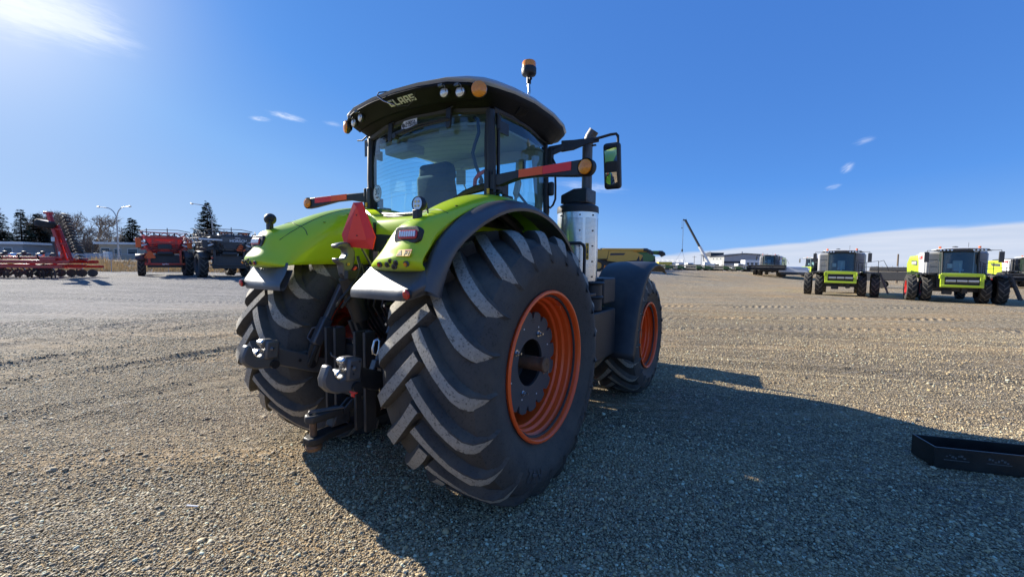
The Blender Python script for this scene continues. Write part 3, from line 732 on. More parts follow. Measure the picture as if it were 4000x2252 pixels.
for s in (1, -1):
    f = rear_fender(s)
    # work lamp standing on the tail of the fender
    b = empty('fender_work_lamp', f)
    o = Vector((s*.935, -.90, 2.192)); d = Vector((.0 if s > 0 else -.45, -1 if s > 0 else -.5, .05 if s > 0 else .22)).normalized()
    if s < 0: d = Vector((-.86, .46, .20)).normalized()
    MB().lathe([(0, -.055), (.03, -.055), (.043, -.035), (.050, -.02), (.050, .006), (.046, .012), (.043, .008)], o, d, 24).build('lamp_housing', black_plastic, b)
    le = MB().lathe([(.043, .007), (.02, .009), (0, .010)], o, d, 24).build('lamp_lens', lens_clear, b)
    u = Vector((0,0,1)); rt = d.cross(u).normalized(); up = rt.cross(d)
    for ax, ay in ((-.014, -.014), (.014, -.014), (-.014, .014), (.014, .014)):
        q = o+d*.010+rt*ax+up*ay; MB().cyl(q, q+d*.003, .0075, n=10).build('lamp_chip', led_yellow, b)
    fb = MB(); fb.box((s*.935, -.905, 2.12), (.05, .045, .07)); fb.beam((s*.935, -.90, 2.10), (s*.935, -.90, 2.155), .03, .03); fb.build('lamp_bracket', black_plastic, b, bevel=.006)
    MB().tube([o-d*.05, o-d*.085+u*-.01, o-d*.09+u*-.05, o-d*.06+u*-.085], .006).build('cable', hose, b)
RF = [o for o in tractor.children if o.name.startswith('rear_fender')][0]
mw = plane_matrix((1.005, -1.081, 1.868), (1, .06, 0), (0, .55, .83))
wd = MB()
for (a, b_, c, d_) in ((-.055, -.024, .055, .024),): wd.prism([mw @ Vector(p) for p in ((a, b_, 0), (c, b_, 0), (c, d_, 0), (a, d_, 0))], (mw.to_3x3() @ Vector((0, 0, .006))))
wdo = wd.build('warning_decal', yellow_decal, RF)
wd = MB()
for tri in (((-.050, -.018), (-.010, -.018), (-.030, .019)),): wd.prism([mw @ Vector((x, y, .0062)) for x, y in tri], mw.to_3x3() @ Vector((0, 0, .001)))
for x0, y0, x1, y1 in ((.008, -.02, .013, .012), (.008, -.004, .045, .001), (.04, -.02, .045, .01), (.02, -.012, .024, .01)): wd.prism([mw @ Vector(p) for p in ((x0, y0, .0062), (x1, y0, .0062), (x1, y1, .0062), (x0, y1, .0062))], mw.to_3x3() @ Vector((0, 0, .001)))
wd.build('pictogram', ink_black, RF)['kind'] = 'stuff'
wd = MB(); wd.prism([mw @ Vector(p) for p in ((.0, .014, .0064), (.055, .014, .0064), (.055, .024, .0064), (.0, .024, .0064))], mw.to_3x3() @ Vector((0, 0, .001))); wd.build('pictogram', decal_red, RF)

# panel joints pressed into the fender shells
from mathutils.bvhtree import BVHTree
_dg = bpy.context.evaluated_depsgraph_get()
for f in [o for o in tractor.children if o.name.startswith('rear_fender')]:
    s = 1 if f.bound_box[6][0] > 0 and f.bound_box[0][0] > 0 else -1
    bvh = BVHTree.FromObject(f, _dg)
    def drop(x, y):
        h = bvh.ray_cast(Vector((s*x, y, 3)), Vector((0, 0, -1)))[0]; return h
    for pts in ([(.725+.02*math.sin(k*.25), -.93+.10*k) for k in range(15)], [(.63+.035*k, -.735+.010*math.sin(k)) for k in range(13)]):
        P_ = [drop(*p) for p in pts]; P_ = [p for p in P_ if p]
        if len(P_) > 3: MB().tube(P_, .0035, 5).build('panel_joint', ink_black, f)
    for x, y in ((.66, -.55), (.66, -.30), (1.02, -.62), (.68, .0)):
        p = drop(x, y)
        if p: MB().cyl(p, p+Vector((0, 0, .004)), .011, n=10).build('bolt', dark_metal, f)
# ---- lime rear wall below the window, with its little pictograms
rows = []
for z, y in ((1.84, -.10), (1.95, -.15), (2.10, -.17), (2.20, -.16), (2.235, -.13), (2.25, -.02), (2.26, .05)):
    rows.append([(x, y+.03*(abs(x)/.6)**2, z+(.10 if z > 2.2 else 0)*max(0, (abs(x)-.4)/.25)**1.5) for x in np.linspace(-.66, .66, 13)])
rw = MB().grid(rows).build('rear_panel', lime, tractor, smooth=50, solid=.012)
b = MB()
for x in (.0, .035, .07, .125, .155):
    for z0, z1, w in ((2.0, 2.02, .008), (1.965, 1.985, .016), (1.94, 1.955, .007)): b.box((x+.04, -.158-.02, (z0+z1)/2), (w, .003, z1-z0))
b.build('pictogram', dark_metal, rw)['kind'] = 'stuff'
for x, z in ((.30, 2.0), (-.30, 1.92), (-.22, 2.02)): MB().cyl((x, -.15, z), (x, -.175, z), .016, n=14).build('plug', lime, rw)
b = MB()
for x in (-.42, .44): b.box((x, -.175, 2.02), (.02, .02, .36))
b.build('panel_seam', dark_metal, rw)['kind'] = 'stuff'

# ---- cab: posts, glass, roof
HW = .79
cf = MB()
for s in (-1, 1):
    cf.tube([(s*.79, .10, 2.26), (s*.80, .09, 2.7), (s*.785, .09, 3.12)], .042, 10)          # rear corner post
    cf.tube([(s*.62, 1.30, 1.75), (s*.70, 1.28, 2.4), (s*.71, 1.20, 3.14)], .036, 10)        # front corner post
    cf.tube([(s*.79, .10, 3.13), (s*.79, .6, 3.17), (s*.71, 1.2, 3.14)], .040, 8)
    cf.tube([(s*.79, .10, 2.30), (s*.80, .45, 2.16), (s*.80, .8, 1.88), (s*.79, 1.05, 1.62), (s*.66, 1.28, 1.55)], .035, 8)
cf.tube([(-.79, .1, 3.13), (-.4, .0, 3.165), (0, -.03, 3.18), (.4, .0, 3.165), (.79, .1, 3.13)], .040, 8)
cf.tube([(-.79, .12, 2.37), (-.62, .06, 2.30), (-.3, .0, 2.265), (0, -.01, 2.262), (.3, .0, 2.285), (.42, .02, 2.36), (.56, .05, 2.44), (.72, .09, 2.47), (.79, .1, 2.50)], .030, 8)
cabf = cf.build('cab_frame', black_plastic, tractor)
def pane(rows, name, parent, mat_=cab_glass, solid=0): return MB().grid(rows).build(name, mat_, parent, smooth=60, solid=solid)
def yb(x): return -.02+.12*(abs(x)/.79)**2
rows = []
for k, (zf) in enumerate((0, .2, .4, .6, .8, 1.0)):
    row = []
    for x in np.linspace(-.76, .76, 15):
        zb = float(np.interp(x, [-.76, -.6, -.3, .0, .3, .45, .58, .76], [2.40, 2.32, 2.285, 2.28, 2.30, 2.385, 2.46, 2.50])); zt = 3.155-.05*(abs(x)/.76)**2
        row.append((x, yb(x)-.02*math.sin(zf*math.pi), zb+(zt-zb)*zf))
    rows.append(row)
rwin = pane(rows, 'rear_window', tractor)
gs = MB()                                            # window seal: bold black rubber round the glass
edge = [rows[0][i] for i in range(15)]+[rows[k][14] for k in range(1, 6)]+[rows[5][i] for i in range(13, -1, -1)]+[rows[k][0] for k in range(4, -1, -1)]
gs.tube([Vector(p)+Vector((0, -.005, 0)) for p in edge], .017, 6); gs.build('window_seal', hose, rwin)
for k in range(17):
    z = 2.44+.04*k; tb = MB(); tb.tube([(x, yb(x)-.014, z+.03*(1-(x/.7)**2)) for x in np.linspace(-.66, .66, 9)], .0008, 3); tb.build('heating_wire', dark_metal, rwin)
for s in (-1, 1):
    rows = []
    for zf in (0, .25, .5, .75, 1):
        row = []
        for y in np.linspace(.16, 1.18, 9):
            zb = float(np.interp(y, [.16, .45, .8, 1.05, 1.18], [2.30, 2.17, 1.90, 1.66, 1.60])); xx = np.interp(y, [.1, .6, 1.25], [.80, .83, .72])
            row.append((s*(xx+.012*math.sin(zf*math.pi)), y, zb+(3.12-zb)*zf))
        rows.append(row)
    dw = pane(rows, 'door_window', tractor)
    fr = MB(); edge = rows[0]+[r[-1] for r in rows[1:]]+rows[-1][-2::-1]+[r[0] for r in rows[-2::-1]]
    fr.tube([Vector(p)+Vector((s*.008, 0, 0)) for p in edge], .016, 6); fr.build('door_frame', black_plastic, dw)
    hg = MB()
    for z in (3.02, 2.5): hg.cyl((s*.845, .135, z-.055), (s*.845, .135, z+.055), .020, n=10); hg.box((s*.845, .20, z-.03), (.02, .15, .10))
    hg.cyl((s*.846, .135, 2.36), (s*.846, .135, 3.05), .011, n=8)
    hg.build('hinge', black_plastic, dw)
    ob = MB(); ob.box((s*.83, .30, 2.36), (.02, .16, .13)); ob.build('latch', black_plastic, dw, bevel=.006)
rows = []
for zf in (0, .33, .66, 1):
    rows.append([(x, 1.30+.14*(1-(x/.66)**2)-.10*zf, 1.55+(3.12-1.55)*zf) for x in np.linspace(-.66, .66, 11)])
pane(rows, 'windscreen', tractor)
# roof: silver top shell over a black surround that tapers in to the cab frame
RO = [(-.60,-.262,3.302),(-.30,-.290,3.322),(0,-.300,3.328),(.30,-.290,3.322),(.60,-.262,3.302),(.78,-.21,3.276),(.885,-.12,3.262),(.925,.0,3.268),(.945,.25,3.300),(.95,.6,3.328),(.935,1.0,3.330),(.90,1.3,3.315),(.84,1.48,3.295),(.70,1.60,3.27),(.35,1.66,3.26),(0,1.68,3.26)]
RO = RO+[(-x, y, z) for x, y, z in RO[14:6:-1]]+[(-.885,-.12,3.262),(-.78,-.21,3.276)]
def crown(y): return float(np.interp(y, [-.30, -.15, .0, .27, .6, 1.0, 1.37, 1.55, 1.68], [3.333, 3.342, 3.358, 3.382, 3.402, 3.400, 3.372, 3.335, 3.30]))
rows = []
for k, f in ((.972, -.10), (.992, -.03), (1.0, .08), (.993, .30), (.97, .55), (.93, .74), (.86, .87), (.7, .96), (.4, 1.0), (.05, 1.0)):
    row = []
    for x, y, z in RO:
        yy = .6+(y-.6)*k; top = max(crown(yy), z+.015); row.append((x*k, yy, z+(top-z)*f if f > 0 else z+f*.3))
    rows.append(row)
rf = MB().grid(rows, closed=True).build('roof', silver, tractor, smooth=60)
rows = []
for t, sag in ((0, -.012), (.04, -.030), (.2, -.030), (.45, -.020), (.75, -.008), (1.0, 0), (1.15, .03)):
    row = []
    for x, y, z in RO:
        xi = max(-.80, min(.80, x*.86)); yi = max(-.01+.11*(abs(x)/.9)**2, min(1.26, y if y > .2 else -.01+.11*(abs(x)/.9)**2))
        if y <= -.05: yi = -.03+.13*(abs(x)/.9)**2
        zi = 3.150-.03*(abs(x)/.9)**2
        row.append((x*.985+(xi-x*.985)*t, y*.985+.009+(yi-y*.985-.009)*t, z+(zi-z)*t+sag))
    rows.append(row)
MB().grid(rows, closed=True).build('roof_surround', soffit, rf, smooth=50)
# rear fascia: a bowed strip set just proud of the surround, carrying the lettering and the lamps
def lipy(x): return float(np.interp(abs(x), [0, .30, .60, .78, .885], [-.300, -.290, -.262, -.21, -.12]))
def lipz(x): return float(np.interp(abs(x), [0, .30, .60, .78, .885], [3.328, 3.322, 3.302, 3.276, 3.262]))
def fpt(x, t):
    """point on the slanting black face below the roof's rear lip, t = 0 at the lip, 1 at the window frame"""
    yi = -.03+.13*(abs(x)/.9)**2; zi = 3.150-.03*(abs(x)/.9)**2
    y0, z0 = lipy(x), lipz(x)-.035
    return Vector((x, y0+(yi-y0)*t-.012, z0+(zi-z0)*t-.006))
rows = [[fpt(x, t)+Vector((0, -.006*math.sin(t/.62*math.pi), 0)) for x in np.linspace(-.80, .80, 23)] for t in (.02, .1, .25, .4, .55, .62)]
fas = MB().grid(rows).build('rear_fascia', soffit, rf, smooth=60, solid=.01)
def ffy(x): return lipy(x)
bar_text('logo', 'CLAAS', .066, grey_print, fas, plane_matrix(fpt(.055, .30)+Vector((0, -.014, 0)), (1, .01, 0), fpt(.055, 0)-fpt(.055, .6)), w=.056, t=.003)
def lamp_round(parent, o, d, r, m_, name, hood_=black_plastic, sc=1.0):
    o = Vector(o); d = Vector(d).normalized()
    h = MB().lathe([(0, -.03), (r*.8, -.03), (r*1.12, -.012), (r*1.12, .004), (r, .008)], o, d, 22).build(name, hood_, parent)
    MB().lathe([(r, .006), (r*.8, .014), (r*.4, .019), (0, .020)], o, d, 22).build('lamp_lens', m_, h); return h
for s in (1, -1):
    for x, r in ((.545, .040), (.690, .043)): lamp_round(rf, fpt(s*x, .30)+Vector((0, -.03, -.012)), (.15*s, -1, -.05), r, lens_clear, 'roof_lamp')
    for x in (.545, .690): P_ = fpt(s*x, .08); q = MB(); q.box(P_+Vector((0, -.012, 0)), (.045, .02, .02)); q.tube([P_+Vector((.03, -.01, 0)), P_+Vector((.05, -.02, -.02)), P_+Vector((.045, .0, -.055))], .004); q.build('lamp_bracket', mid_metal, rf)
    q = MB(); o = fpt(s*.835, .22)+Vector((.02*s, -.035, -.01)); d = Vector((.48*s, -.86, .02)).normalized()
    h = MB().lathe([(.02, -.05), (.062, -.02), (.066, .0), (.064, .006)], o, d, 24).build('turn_signal', black_plastic, rf)
    MB().lathe([(.064, .004), (.060, .022), (.04, .034), (0, .038)], o, d, 24).build('lamp_lens', amber, h)
# receiver and cable on the roof
q = MB(); q.box((-.03, -.10, 3.372), (.20, .16, .03)); q.box((-.16, -.14, 3.372), (.05, .05, .03)); q.build('receiver', black_plastic, rf, bevel=.008)
MB().tube([(-.12, -.16, 3.38), (-.17, -.22, 3.375), (-.185, -.295, 3.345), (-.16, -.33, 3.305), (-.10, -.30, 3.25), (-.02, -.26, 3.215), (0.0, -.24, 3.205)], .0055, 6).build('cable', hose, rf)
MB().tube([(-.165, -.335, 3.295), (-.10, -.315, 3.245), (-.0, -.26, 3.205)], .0045, 6).build('cable', bright, rf)
MB().tube([(.0, -.25, 3.20), (.12, -.23, 3.19), (.22, -.25, 3.21), (.27, -.28, 3.275)], .004, 6).build('cable', hose, rf)
# air grille in the soffit on the right
for k in range(7):
    q = MB(); q.box((.872, .40+.022*k, 3.193+.003*k), (.085, .007, .012), (0, -.75, 0)); q.build('grille_slat', dark_metal, rf)
# beacon on its bent stalk
bc = empty('beacon', tractor)
MB().tube([(.90, .47, 3.335), (.93, .48, 3.345), (.938, .485, 3.38), (.93, .49, 3.43), (.928, .49, 3.50)], .014, 10).build('stalk', bright, bc)
MB().lathe([(0, -.01), (.028, -.01), (.030, .02), (.0, .02)], (.905, .47, 3.325), (.5, 0, .8), 14).build('stalk_foot', mid_metal, bc)
MB().cyl((.928, .49, 3.455), (.928, .49, 3.515), .021, n=14).build('clamp', black_plastic, bc)
MB().ball((.955, .475, 3.49), .016).build('knob', black_plastic, bc)
MB().lathe([(.02, .0), (.028, .012), (.062, .025), (.068, .04), (.068, .082), (.064, .088)], (.928, .49, 3.508), (0, 0, 1), 24).build('beacon_base', black_plastic, bc)
MB().lathe([(.064, .086), (.064, .128), (.058, .140), (.03, .146), (0, .147)], (.928, .49, 3.508), (0, 0, 1), 24).build('beacon_lens', amber, bc)
# dark plate hanging from the left rear corner of the roof
q = MB(); q.box((-.79, .10, 3.045), (.245, .008, .175)); po = q.build('licence_plate_holder', grey_plastic, tractor, rot=None)
q = MB(); q.box((-.76, .09, 3.155), (.16, .03, .06)); q.tube([(-.98, .06, 3.13), (-.90, .06, 3.12), (-.84, .07, 3.155)], .008); q.build('bracket', black_plastic, po)
# hanging handle tags at the top of the rear window, wiper, stickers
for x, m_ in ((.445, black_plastic), (-.31, black_plastic)):
    q = MB(); q.beam((x-.06, -.055, 3.15), (x+.05, -.055, 3.165), .012, .012); q.prism([(x-.028, -.062, 3.16), (x+.028, -.062, 3.16), (x+.028, -.075, 3.01), (x+.018, -.075, 2.985), (x-.018, -.075, 2.985), (x-.028, -.075, 3.01)], (0, .022, 0)); q.build('window_catch', m_, rwin, bevel=.004)
q = MB(); q.beam((-.23, -.075, 3.035), (-.09, -.075, 3.05), .03, .035); q.cyl((-.22, -.05, 3.02), (-.22, -.10, 3.02), .028, n=12)
q.tube([(-.2, -.085, 3.03), (.1, -.098, 3.065), (.45, -.075, 3.065)], .008, 6); q.tube([(-.12, -.082, 3.025), (.15, -.092, 3.045), (.48, -.07, 3.055)], .011, 6); q.build('wiper', black_plastic, rwin)
mw = plane_matrix((-.035, -.070, 3.105), (1, 0, 0), (0, -.05, 1))
q = MB(); q.prism([mw @ Vector(p) for p in ((-.105, -.035, 0), (.10, -.035, 0), (.105, .035, 0), (-.07, .035, 0), (-.105, .0, 0))], (0, -.002, 0)); st = q.build('dealer_sticker', sticker_white, rwin)
for t_, z_ in (('ALBERTA', .012), ('AG CENTRE', -.013)):
    text_obj('sticker_print', t_, .032, ink_black, rwin, mw @ Matrix.Translation((.016, z_, .0026)), .0004, .0012)
MB().cyl(mw @ Vector((-.078, -.005, .0022)), mw @ Vector((-.078, -.005, .0032)), .020, n=16).build('sticker_print', disc_grey, rwin)
mw = plane_matrix((-.655, .052, 2.535), (1, -.18, 0), (0, 0, 1))
q = MB(); q.lathe([(.0, 0), (.088, 0), (.088, .002), (0, .002)], mw.translation, mw.to_3x3() @ Vector((0, 0, 1)), 30); q.build('speed_sticker', sticker_white, rwin)
q = MB(); q.lathe([(.078, .0024), (.083, .0024), (.083, .0030), (.078, .0030)], mw.translation, mw.to_3x3() @ Vector((0, 0, 1)), 30); q.build('sticker_print', ink_black, rwin)
text_obj('sticker_print', '30', .095, ink_black, rwin, mw @ Matrix.Translation((0, .014, .0027)), .0004, .001)
text_obj('sticker_print', 'km/h', .030, ink_black, rwin, mw @ Matrix.Translation((0, -.042, .0027)), .0004, .0005)
# ---- inside the cab
q = MB()
rows = [[(x, y, 3.03+.05*(1-(x/.72)**2)+(.03 if .3 < y < 1.0 else 0)) for x in np.linspace(-.72, .72, 9)] for y in (.10, .35, .6, .9, 1.18)]
hl = MB().grid(rows).build('headliner', headliner_grey, tractor, smooth=60, solid=.02)
q = MB(); q.box((0, 1.14, 3.02), (1.3, .10, .12)); q.box((.35, .15, 3.05), (.35, .12, .07)); q.box((-.45, .25, 2.99), (.35, .25, .10)); q.build('console_panel', headliner_grey, tractor, bevel=.02)
for s in (-1, 1):
    q = MB(); q.tube([(s*.56, 1.235, 1.8), (s*.64, 1.215, 2.5), (s*.645, 1.155, 3.05)], [.05, .045, .07], 10); q.build('pillar_trim', headliner_grey, tractor)
st = empty('seat', tractor)
def cushion(rows, name, parent): return MB().grid(rows).build(name, seat_fabric, parent, smooth=0, sub=2)
def slab(c, sx, sy, sz, name, taper=1.0, lean=0.0):
    b_ = MB(); h = (sx/2, sy/2, sz/2); vs = []
    for z in (-1, 1):
        k = taper if z > 0 else 1
        for x, y in ((-1,-1), (1,-1), (1,1), (-1,1)): vs.append((c[0]+x*h[0]*k, c[1]+y*h[1]-lean*(z+1)/2, c[2]+z*h[2]))
    b_.add(vs, [(3,2,1,0), (4,5,6,7), (0,1,5,4), (1,2,6,5), (2,3,7,6), (3,0,4,7)]); o = b_.build(name, seat_fabric, st, smooth=0, bevel=.05); o.modifiers['b'].segments = 4
    o.data.polygons.foreach_set('use_smooth', [True]*6); return o
slab((-.12, .42, 2.47), .54, .13, .52, 'backrest', .86, .06); slab((-.12, .40, 2.755), .46, .15, .17, 'head_cushion', .88, .02); slab((-.12, .70, 2.18), .52, .52, .14, 'seat_cushion')
slab((-.41, .52, 2.36), .08, .36, .09, 'armrest'); slab((.20, .62, 2.40), .16, .46, .10, 'armrest')
q = MB(); q.box((-.12, .66, 1.98), (.34, .40, .28)); q.build('seat_base', dark_metal, st, bevel=.03)
sw = empty('steering_wheel', tractor)
o = Vector((-.02, 1.02, 2.42)); d = Vector((0, -.72, .69))
q = MB(); a, b_, y_ = q.frame(o, o+d)
q.tube([o+a*(.21*math.cos(t))+b_*(.21*math.sin(t)) for t in np.linspace(0, 2*math.pi, 29)], .014, 8); q.build('wheel_rim', black_plastic, sw)
q = MB(); q.cyl(o-d*.05, o+d*.01, .05, n=14)
for t in (.3, 2.3, 4.4): q.beam(o, o+a*(.2*math.cos(t))+b_*(.2*math.sin(t)), .03, .012)
q.build('spoke', black_plastic, sw); MB().beam(o-d*.04, (-.02, 1.25, 1.9), .10, .10).build('steering_column', black_plastic, sw, bevel=.02)
q = MB(); q.box((.52, .95, 2.62), (.05, .22, .17), (0, .2, .5)); q.tube([(.50, .85, 2.30), (.52, .9, 2.45), (.52, .95, 2.58)], .018); q.build('terminal_screen', headliner_grey, tractor, bevel=.01)
q = MB(); q.box((.47, .58, 2.28), (.34, .75, .26)); q.box((-.62, .5, 2.18), (.2, .7, .3)); q.box((.3, .2, 2.30), (.3, .16, .12)); q.build('side_console', black_plastic, tractor, bevel=.04)
q = MB(); q.box((-.30, .985, 2.83), (.11, .03, .17), (0, 0, .4)); q.tube([(-.30, .99, 2.92), (-.28, 1.02, 2.98), (-.24, 1.08, 2.98)], .008); q.tube([(-.27, 1.0, 2.75), (-.23, 1.06, 2.6), (-.2, 1.1, 2.2)], .008); q.build('monitor', headliner_grey, tractor, bevel=.01)
q = MB(); q.box((.43, 1.16, 2.93), (.15, .03, .24), (0, .05, -.35)); q.tube([(.5, 1.17, 3.05), (.48, 1.17, 3.1)], .01); io = q.build('inside_mirror', black_plastic, tractor, bevel=.01)
q = MB(); q.box((.425, 1.142, 2.925), (.12, .004, .20), (0, .05, -.35)); q.build('mirror_face', mirror_glass, io)
MB().tube([(.60, .10, 3.10), (.645, .10, 3.06), (.655, .10, 2.96), (.60, .11, 2.86), (.57, .12, 2.80), (.60, .13, 2.68), (.66, .14, 2.55)], .015, 8).build('grab_handle', black_plastic, tractor)
MB().lathe([(0, -.01), (.024, -.005), (.024, .012), (0, .016)], (.66, .13, 2.535), (0, -1, 0), 14).build('grab_handle', black_plastic, tractor)
MB().tube([(.735, .135, 2.99), (.735, .135, 2.66), (.715, .13, 2.63), (.64, .12, 2.60), (.60, .12, 2.56), (.592, .12, 2.48)], .018, 8).build('red_hose', red_plastic, tractor)
MB().tube([(.50, .95, 2.60), (.62, .98, 2.45), (.70, 1.05, 2.15), (.71, 1.1, 1.9)], .014, 8).build('grab_handle', black_plastic, tractor)
# ---- swing-out marker arms with reflective panels and amber lamps
def marker_arm(s):
    a = empty('marker_arm', tractor)
    p0 = Vector((s*.86, .085, 2.525)); p1 = Vector((s*1.745, -.045, 2.502)); L = (p1-p0); x = L.normalized(); z = Vector((0,0,1)); y = z.cross(x).normalized()*s
    if y.y > 0: y = -y
    Pt = lambda u, v, w=0: p0+x*u+z*v+y*w
    ln = L.length
    q = MB(); poly = [(.03, .040), (.30, .048), (ln, .052), (ln+.05, .02), (ln+.05, -.02), (ln, -.066), (ln-.10, -.060), (.45, -.022), (.25, -.022), (.05, -.06), (.0, -.05), (.0, .01)]
    q.prism([Pt(u, v, .030) for u, v in poly], -y*.06); q.build('arm', black_plastic, a, bevel=.008)
    for u0, u1, m_ in ((.275, .515, reflect_orange), (.517, .775, reflect_red)):
        q = MB(); q.prism([Pt(u0, -.016, .0305), (Pt(u1, -.016, .0305)), Pt(u1, .047, .0305), Pt(u0, .045, .0305)], y*.003); q.build('reflective_panel', m_, a)
    o = Pt(ln+.0, -.006, .030)
    h = MB().lathe([(.02, -.07), (.060, -.05), (.066, .0), (.062, .008)], o, y, 24).build('turn_signal', black_plastic, a)
    MB().lathe([(.054, .006), (.050, .016), (.03, .026), (0, .028)], o, y, 24).build('lamp_lens', amber, h)
    q = MB(); q.box(p0+Vector((-.02*s, 0, -.02)), (.07, .07, .13)); q.box(p0+Vector((-.075*s, .0, -.03)), (.05, .10, .22)); q.cyl(p0+Vector((0, -.03, -.12)), p0+Vector((0, -.03, .08)), .014, n=10); q.cyl(p0+Vector((.0, 0, -.11)), p0+Vector((.08*s, -.03, -.115)), .012, n=8); q.build('arm_hinge', black_plastic, a, bevel=.006)
    q = MB(); q.box(p0+Vector((-.05*s, -.055, -.10)), (.022, .01, .045)); q.build('tag', yellow_decal, a)
for s in (1, -1): marker_arm(s)
# ---- right mirror on its long bracket
mr = empty('mirror', tractor)
q = MB()
q.beam((.76, 1.20, 3.00), (.90, 1.28, 3.07), .035, .05); q.beam((.74, 1.24, 3.07), (.95, 1.32, 3.10), .035, .05); q.prism([(.88, 1.27, 3.15), (.88, 1.27, 3.03), (1.0, 1.33, 3.05), (1.12, 1.38, 3.10), (1.25, 1.43, 3.125), (1.25, 1.43, 3.175), (1.0, 1.33, 3.155)], (-.012, .028, 0)); q.box((.775, 1.215, 2.98), (.06, .06, .18)); q.box((1.20, 1.41, 3.085), (.05, .03, .015))
q.build('mirror_bracket', black_plastic, mr, bevel=.004)
MB().tube([(1.20, 1.41, 3.148), (1.36, 1.475, 3.19), (1.412, 1.495, 3.195), (1.432, 1.50, 3.17), (1.435, 1.50, 3.08)], .015, 10).build('mirror_arm', black_plastic, mr)
mo = Vector((1.395, 1.46, 2.85)); mo_rot = Matrix.Rotation(R(3), 3, 'Z') @ Matrix.Rotation(R(10), 3, 'X')
q = MB(); q.box((0, 0, 0), (.178, .10, .475)); hs = q.build('mirror_housing', black_plastic, mr, bevel=.035, loc=mo); hs.rotation_euler = mo_rot.to_euler(); hs.modifiers['b'].segments = 4
q = MB(); q.box((0, -.052, .075), (.128, .004, .235), (R(9), 0, 0)); q.build('mirror_face', mirror_glass, hs); 
q = MB(); q.grid([[(x, -.050-.008*(1-(x/.06)**2)-.006*(1-((z+.14)/.07)**2)+.22*(-.14-z), z) for x in np.linspace(-.06, .06, 7)] for z in np.linspace(-.21, -.065, 6)]); q.build('mirror_face', mirror_glass, hs, smooth=80)
# left mirror: same thing on the other side, seen beyond the cab only by its shadow
q = MB(); q.tube([(-.76, 1.22, 3.05), (-1.15, 1.38, 3.12), (-1.40, 1.48, 3.19), (-1.43, 1.5, 3.1)], .018, 8); q.box((-1.40, 1.47, 2.85), (.17, .09, .47), (0, 0, -.35)); q.build('mirror', black_plastic, tractor, bevel=.02)
# cab grab rail beside the front post
MB().tube([(.80, 1.215, 2.96), (.83, 1.225, 2.90), (.835, 1.235, 2.66), (.83, 1.245, 2.52), (.80, 1.25, 2.46), (.765, 1.25, 2.43), (.73, 1.25, 2.46), (.715, 1.25, 2.56)], .012, 8).build('handrail', black_plastic, tractor)
q = MB(); q.box((.79, 1.215, 2.63), (.07, .05, .15)); q.build('door_lock', black_plastic, tractor, bevel=.02)
# ---- exhaust aftertreatment beside the front post
ex = empty('exhaust', tractor)
o = Vector((.960, 1.56, 1.62))
NS = 40; R1 = .232
prof = [(R1, 0), (R1, .765), (R1+.004, .765), (R1+.004, .775)]
link('shroud', MB().lathe([(R1, 0), (R1, .39), (R1, .78)], n=64, axis=(0,0,1)).mesh('shroud', chrome, 40), ex, loc=o)
MB().lathe([(R1+.004, .765), (R1+.006, .79), (R1+.002, .835), (R1-.03, .855), (.14, .875), (0, .88)], o, (0,0,1), 48).build('shroud_cap', black_plastic, ex)
for k in range(5):
    for a in (R(-118), R(-60), R(-20)):
        c = o+Vector((R1*math.cos(a), R1*math.sin(a), .05+.17*k)); dr = Vector((math.cos(a), math.sin(a), 0))
        MB().cyl(c, c+dr*.008, .009, n=8).build('bolt', dark_metal, ex)
q = MB(); q.prism([(o.x-.155, o.y-.14, o.z+.87), (o.x+.165, o.y-.14, o.z+.87), (o.x+.165, o.y-.14, o.z+1.03), (o.x-.0, o.y-.14, o.z+1.03), (o.x-.155, o.y-.14, o.z+.97)], (0, .28, 0)); q.build('stack_collar', perforated_black, ex, bevel=.015)
sx, sy = .965+.105, 1.58
q = MB(); q.tube([(1.055, sy, 2.62), (1.055, sy, 3.12), (1.062, sy, 3.18), (1.085, sy+.0, 3.24), (1.13, sy, 3.30)], .058, 18); q.build('stack_pipe', mid_metal, ex)
q = MB(); a = R(-38); c = o+Vector(((R1+.002)*math.cos(a), (R1+.002)*math.sin(a), .33)); t = Vector((-math.sin(a), math.cos(a), 0))
q.prism([c-t*.018+Vector((0,0,-.09)), c+t*.018+Vector((0,0,-.09)), c+t*.018+Vector((0,0,.09)), c-t*.018+Vector((0,0,.09))], Vector((math.cos(a), math.sin(a), 0))*.003); q.build('warning_decal', yellow_decal, ex)
q = MB()
for z0, z1 in ((.06, .085), (-.02, .05), (-.075, -.04)): q.prism([c-t*.011+Vector((0,0,z0)), c+t*.011+Vector((0,0,z0)), c+t*.002+Vector((0,0,z1)), c-t*.004+Vector((0,0,z1))], Vector((math.cos(a), math.sin(a), 0))*.0045)
q.build('pictogram', ink_black, ex)['kind'] = 'stuff'
# ---- front fenders: curved black plates behind the wheels
for s in (1, -1):
    arc = []
    for y, z in ((2.02, .66), (2.06, .74), (2.12, .95), (2.20, 1.16), (2.31, 1.38), (2.47, 1.58), (2.62, 1.70), (2.78, 1.775), (2.95, 1.815), (3.2, 1.835), (3.45, 1.80), (3.65, 1.70)):
        arc.append((y, z))
    rows = [[(s*x, y+dy, z+dz) for x, dy, dz in ((.84, .03, -.05), (.86, 0, 0), (1.05, -.012, .012), (1.3, -.012, .012), (1.43, 0, .004), (1.475, .03, -.015), (1.49, .075, -.04))] for y, z in arc]
    ff = MB().grid(rows).build('front_fender', black_plastic, tractor, smooth=60, solid=.014)
    MB().cyl((s*1.17, 2.12, 1.02), (s*1.17, 2.098, 1.02), .012, n=8).build('bolt', bright, ff)
    q = MB(); q.beam((s*.62, 3.0, 1.0), (s*.86, 2.9, 1.78), .06, .06); q.build('fender_stay', dark_metal, ff)
